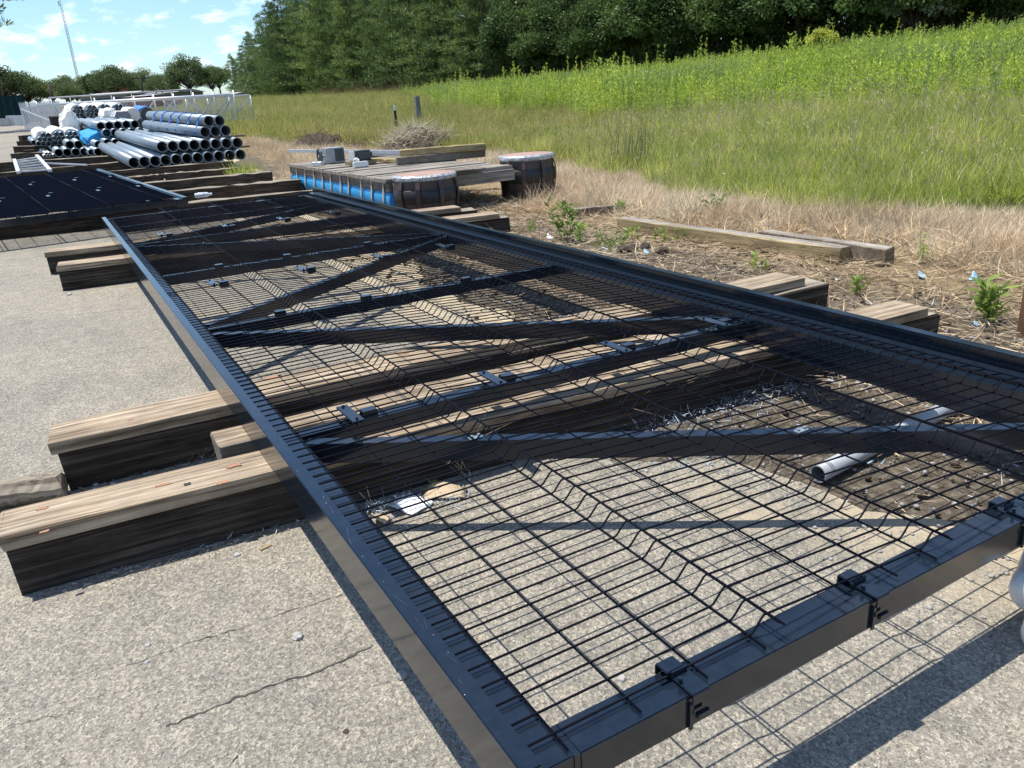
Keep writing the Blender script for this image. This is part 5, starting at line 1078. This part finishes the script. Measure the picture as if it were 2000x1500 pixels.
# --- leafy weeds by the rail
def leafy_weed(px, pyy, h, n, label, mat='rail_weed', name='leafy_weed', stems=3, leaf=.07, spread=.05):
    c = gg(px, pyy); r_ = thing(name, label, 'weed', c, rnd.uniform(0, 6), None); Vs = []; Fs = []; o = 0; mb = MB()
    for s_ in range(stems):
        lean = rng.normal(0, .22, 2); hh = h*rng.uniform(.7, 1.1); b0 = rng.normal(0, spread*.3, 2); mb.tube([(b0[0], b0[1], 0), (b0[0]+lean[0]*hh*.5, b0[1]+lean[1]*hh*.5, hh*.55), (b0[0]+lean[0]*hh, b0[1]+lean[1]*hh, hh)], .004, 5, taper=.4); obj('stem', mb.mesh('stem', 'weed_leaf_grey'), r_); mb = MB()
        m_ = n//stems; tz = (.15+.85*rng.random(m_))*hh; P = np.stack([b0[0]+lean[0]*tz, b0[1]+lean[1]*tz, tz], 1); a = rng.random(m_)*6.283; D_ = np.stack([np.cos(a), np.sin(a), rng.uniform(.1, 1.1, m_)], 1); V, Fc = leaves(P, D_, leaf*(.6+.7*rng.random(m_)), leaf*.27); Vs.append(V); Fs.append(Fc+o); o += len(V)
    obj('foliage', fastmesh('foliage', np.concatenate(Vs), np.concatenate(Fs), mat), r_)
leafy_weed(1107, 472, .42, 110, 'tall green leafy weed growing behind the rail', stems=4, leaf=.10)
leafy_weed(1130, 478, .2, 50, 'dark low weed at the foot of the tall one behind the rail', 'weed_leaf_grey', stems=3, leaf=.09)
leafy_weed(1215, 420, .17, 70, 'bright weed beside the short board in the dry grass', leaf=.07)
leafy_weed(1400, 425, .22, 90, 'bright bushy weed above the saw-marked beam', stems=5, leaf=.08, spread=.2)
leafy_weed(1192, 490, .16, 120, 'low yellowish weed patch near the dark clods', stems=7, leaf=.055, spread=.3)
leafy_weed(1235, 470, .15, 60, 'small weed against the far end of the saw-marked beam', stems=4, leaf=.055, spread=.2)
leafy_weed(1305, 472, .12, 80, 'small green weed in front of the saw-marked beam', stems=6, leaf=.05, spread=.25)
leafy_weed(1475, 530, .14, 70, 'small weed at mid-length of the saw-marked beam', stems=5, leaf=.05, spread=.15)
leafy_weed(1675, 575, .15, 60, 'small green weed beside the lifted plank end', stems=4, leaf=.055)
leafy_weed(1935, 632, .24, 90, 'broad-leaved green weed on a dark stem at the right edge', stems=5, leaf=.10)
leafy_weed(1800, 515, .2, 50, 'sparse reddish-green weed in the dry grass at right', 'weed_leaf_grey', stems=4, leaf=.05)
leafy_weed(1710, 508, .14, 40, 'small weed behind the end of the shorter grey beam', stems=3, leaf=.05)
leafy_weed(1042, 455, .13, 30, 'tiny weed left of the tall green one', stems=2, leaf=.06)
leafy_weed(848, 962, .06, 10, 'tiny dark green sprout under the gate beside the nearest timber', stems=2, leaf=.035)
c = gg(483, 352); o = thing('grass_tuft', 'green grass tuft growing at the ends of the far timbers', 'grass tuft', c)
for k in range(3): obj('blades', grass_tuft(90, .22, .42, .010, .35, 'meadow_blade', 3, .7, 'olive_blade'), o, (rnd.uniform(-.15, .15), rnd.uniform(-.1, .1), 0))
c = gg(1230, 338); o = thing('dead_bush', 'tall bush of thin dead brown stems at the field edge', 'bush', c)
n = 150; P = np.column_stack([rng.normal(0, .26, n), rng.normal(0, .22, n), np.zeros(n)]); D_ = np.column_stack([rng.normal(0, .16, n), rng.normal(0, .16, n), np.ones(n)]); V, Fc = blades(P, D_, rng.uniform(.4, 1.2, n), .005, .3); obj('stems', fastmesh('stems', V, Fc, 'dead_stem'), o)
c = gg(1603, 118); b0 = dep(1600, 118, 38); yv_ = leafy_variant(1.6, 1.5, 33, 'yellow_leaf', 14, 70, .13); tree('yellow_sapling', yv_, (b0.x, b0.y, float(T(b0.x, b0.y))+.35), .85, 0, 'yellow-leaved sapling among the tall weeds on the slope', 'sapling', None)
# dead twigs standing against the timbers under the gate
for i, (px, pyy, n) in enumerate([(865, 930, 20), (910, 925, 14), (1230, 815, 44), (1290, 800, 22), (1480, 730, 22), (720, 985, 3), (965, 720, 6), (1195, 770, 26)]):
    c = gp(px, pyy); P = np.column_stack([c.x+rng.normal(0, .03, n), c.y+rng.normal(0, .012, n), np.full(n, .005)]); D_ = np.column_stack([rng.normal(0, .35, n), rng.normal(-.05, .12, n), np.ones(n)]); V, Fc = blades(P, D_, rng.uniform(.1, .28, n), .0036, 1.3)
    tag(obj('dead_weed', fastmesh('dead_weed', V, Fc, 'dry_blade')), ['dead twigs beside the sprout under the gate', 'second clump of dead twigs beside the sprout', 'tangled dead weed at mid-length of the nearest timber', 'dead weed right of the tangled one', 'dead weed near the right end of the nearest timber', 'lone dead stalk near the side tube', 'dead loop of stem between the timbers', 'dead stems left of the tangled weed'][i], 'dead weed', 'dead weeds under the gate')
# soil mounds and straw heap behind the pontoon
def mound(px, pyy, rx, ry, h, name, label, mat, seed, straw=0):
    c = gg(px, pyy); rr = np.random.default_rng(seed); n = 16; u_, v_ = np.meshgrid(np.linspace(-1, 1, n), np.linspace(-1, 1, n)); zz_ = h*np.clip(1-(u_**2+v_**2), 0, 1)**.7*(1+rr.normal(0, .14, u_.shape))-.02
    V = np.stack([u_*rx+rr.normal(0, .02, u_.shape), v_*ry+rr.normal(0, .02, u_.shape), zz_], -1).reshape(-1, 3); a, b_ = np.meshgrid(np.arange(n-1), np.arange(n-1), indexing='ij'); q = (a*n+b_).ravel()
    o = thing(name, label, 'mound', c); obj('heap', fastmesh('heap', V, np.stack([q, q+1, q+n+1, q+n], 1), mat, smooth=True), o)
    if straw:
        a = rng.random(straw)*6.283; r_ = np.sqrt(rng.random(straw)); P = np.column_stack([np.cos(a)*r_*rx, np.sin(a)*r_*ry, h*np.clip(1-r_**2, 0, 1)**.7]); D_ = np.column_stack([rng.normal(0, 1, straw), rng.normal(0, 1, straw), rng.normal(.3, .4, straw)]); V, Fc = blades(P, D_, rng.uniform(.2, .6, straw), .012, .8); stuff(obj('straw', fastmesh('straw', V, Fc, 'dry_blade' if straw > 300 else 'brown_reed'), o))
mound(625, 291, .85, .7, .38, 'soil_mound', 'dark soil mound behind the far end of the pontoon', 'dark_soil', 1, 180)
mound(720, 292, .6, .5, .22, 'soil_mound', 'low brown soil mound between the dark one and the straw heap', 'dark_soil', 2, 150)
mound(818, 297, .95, .8, .55, 'straw_heap', 'heap of dead straw behind the pontoon, near the grey post', 'dark_soil', 3, 900)
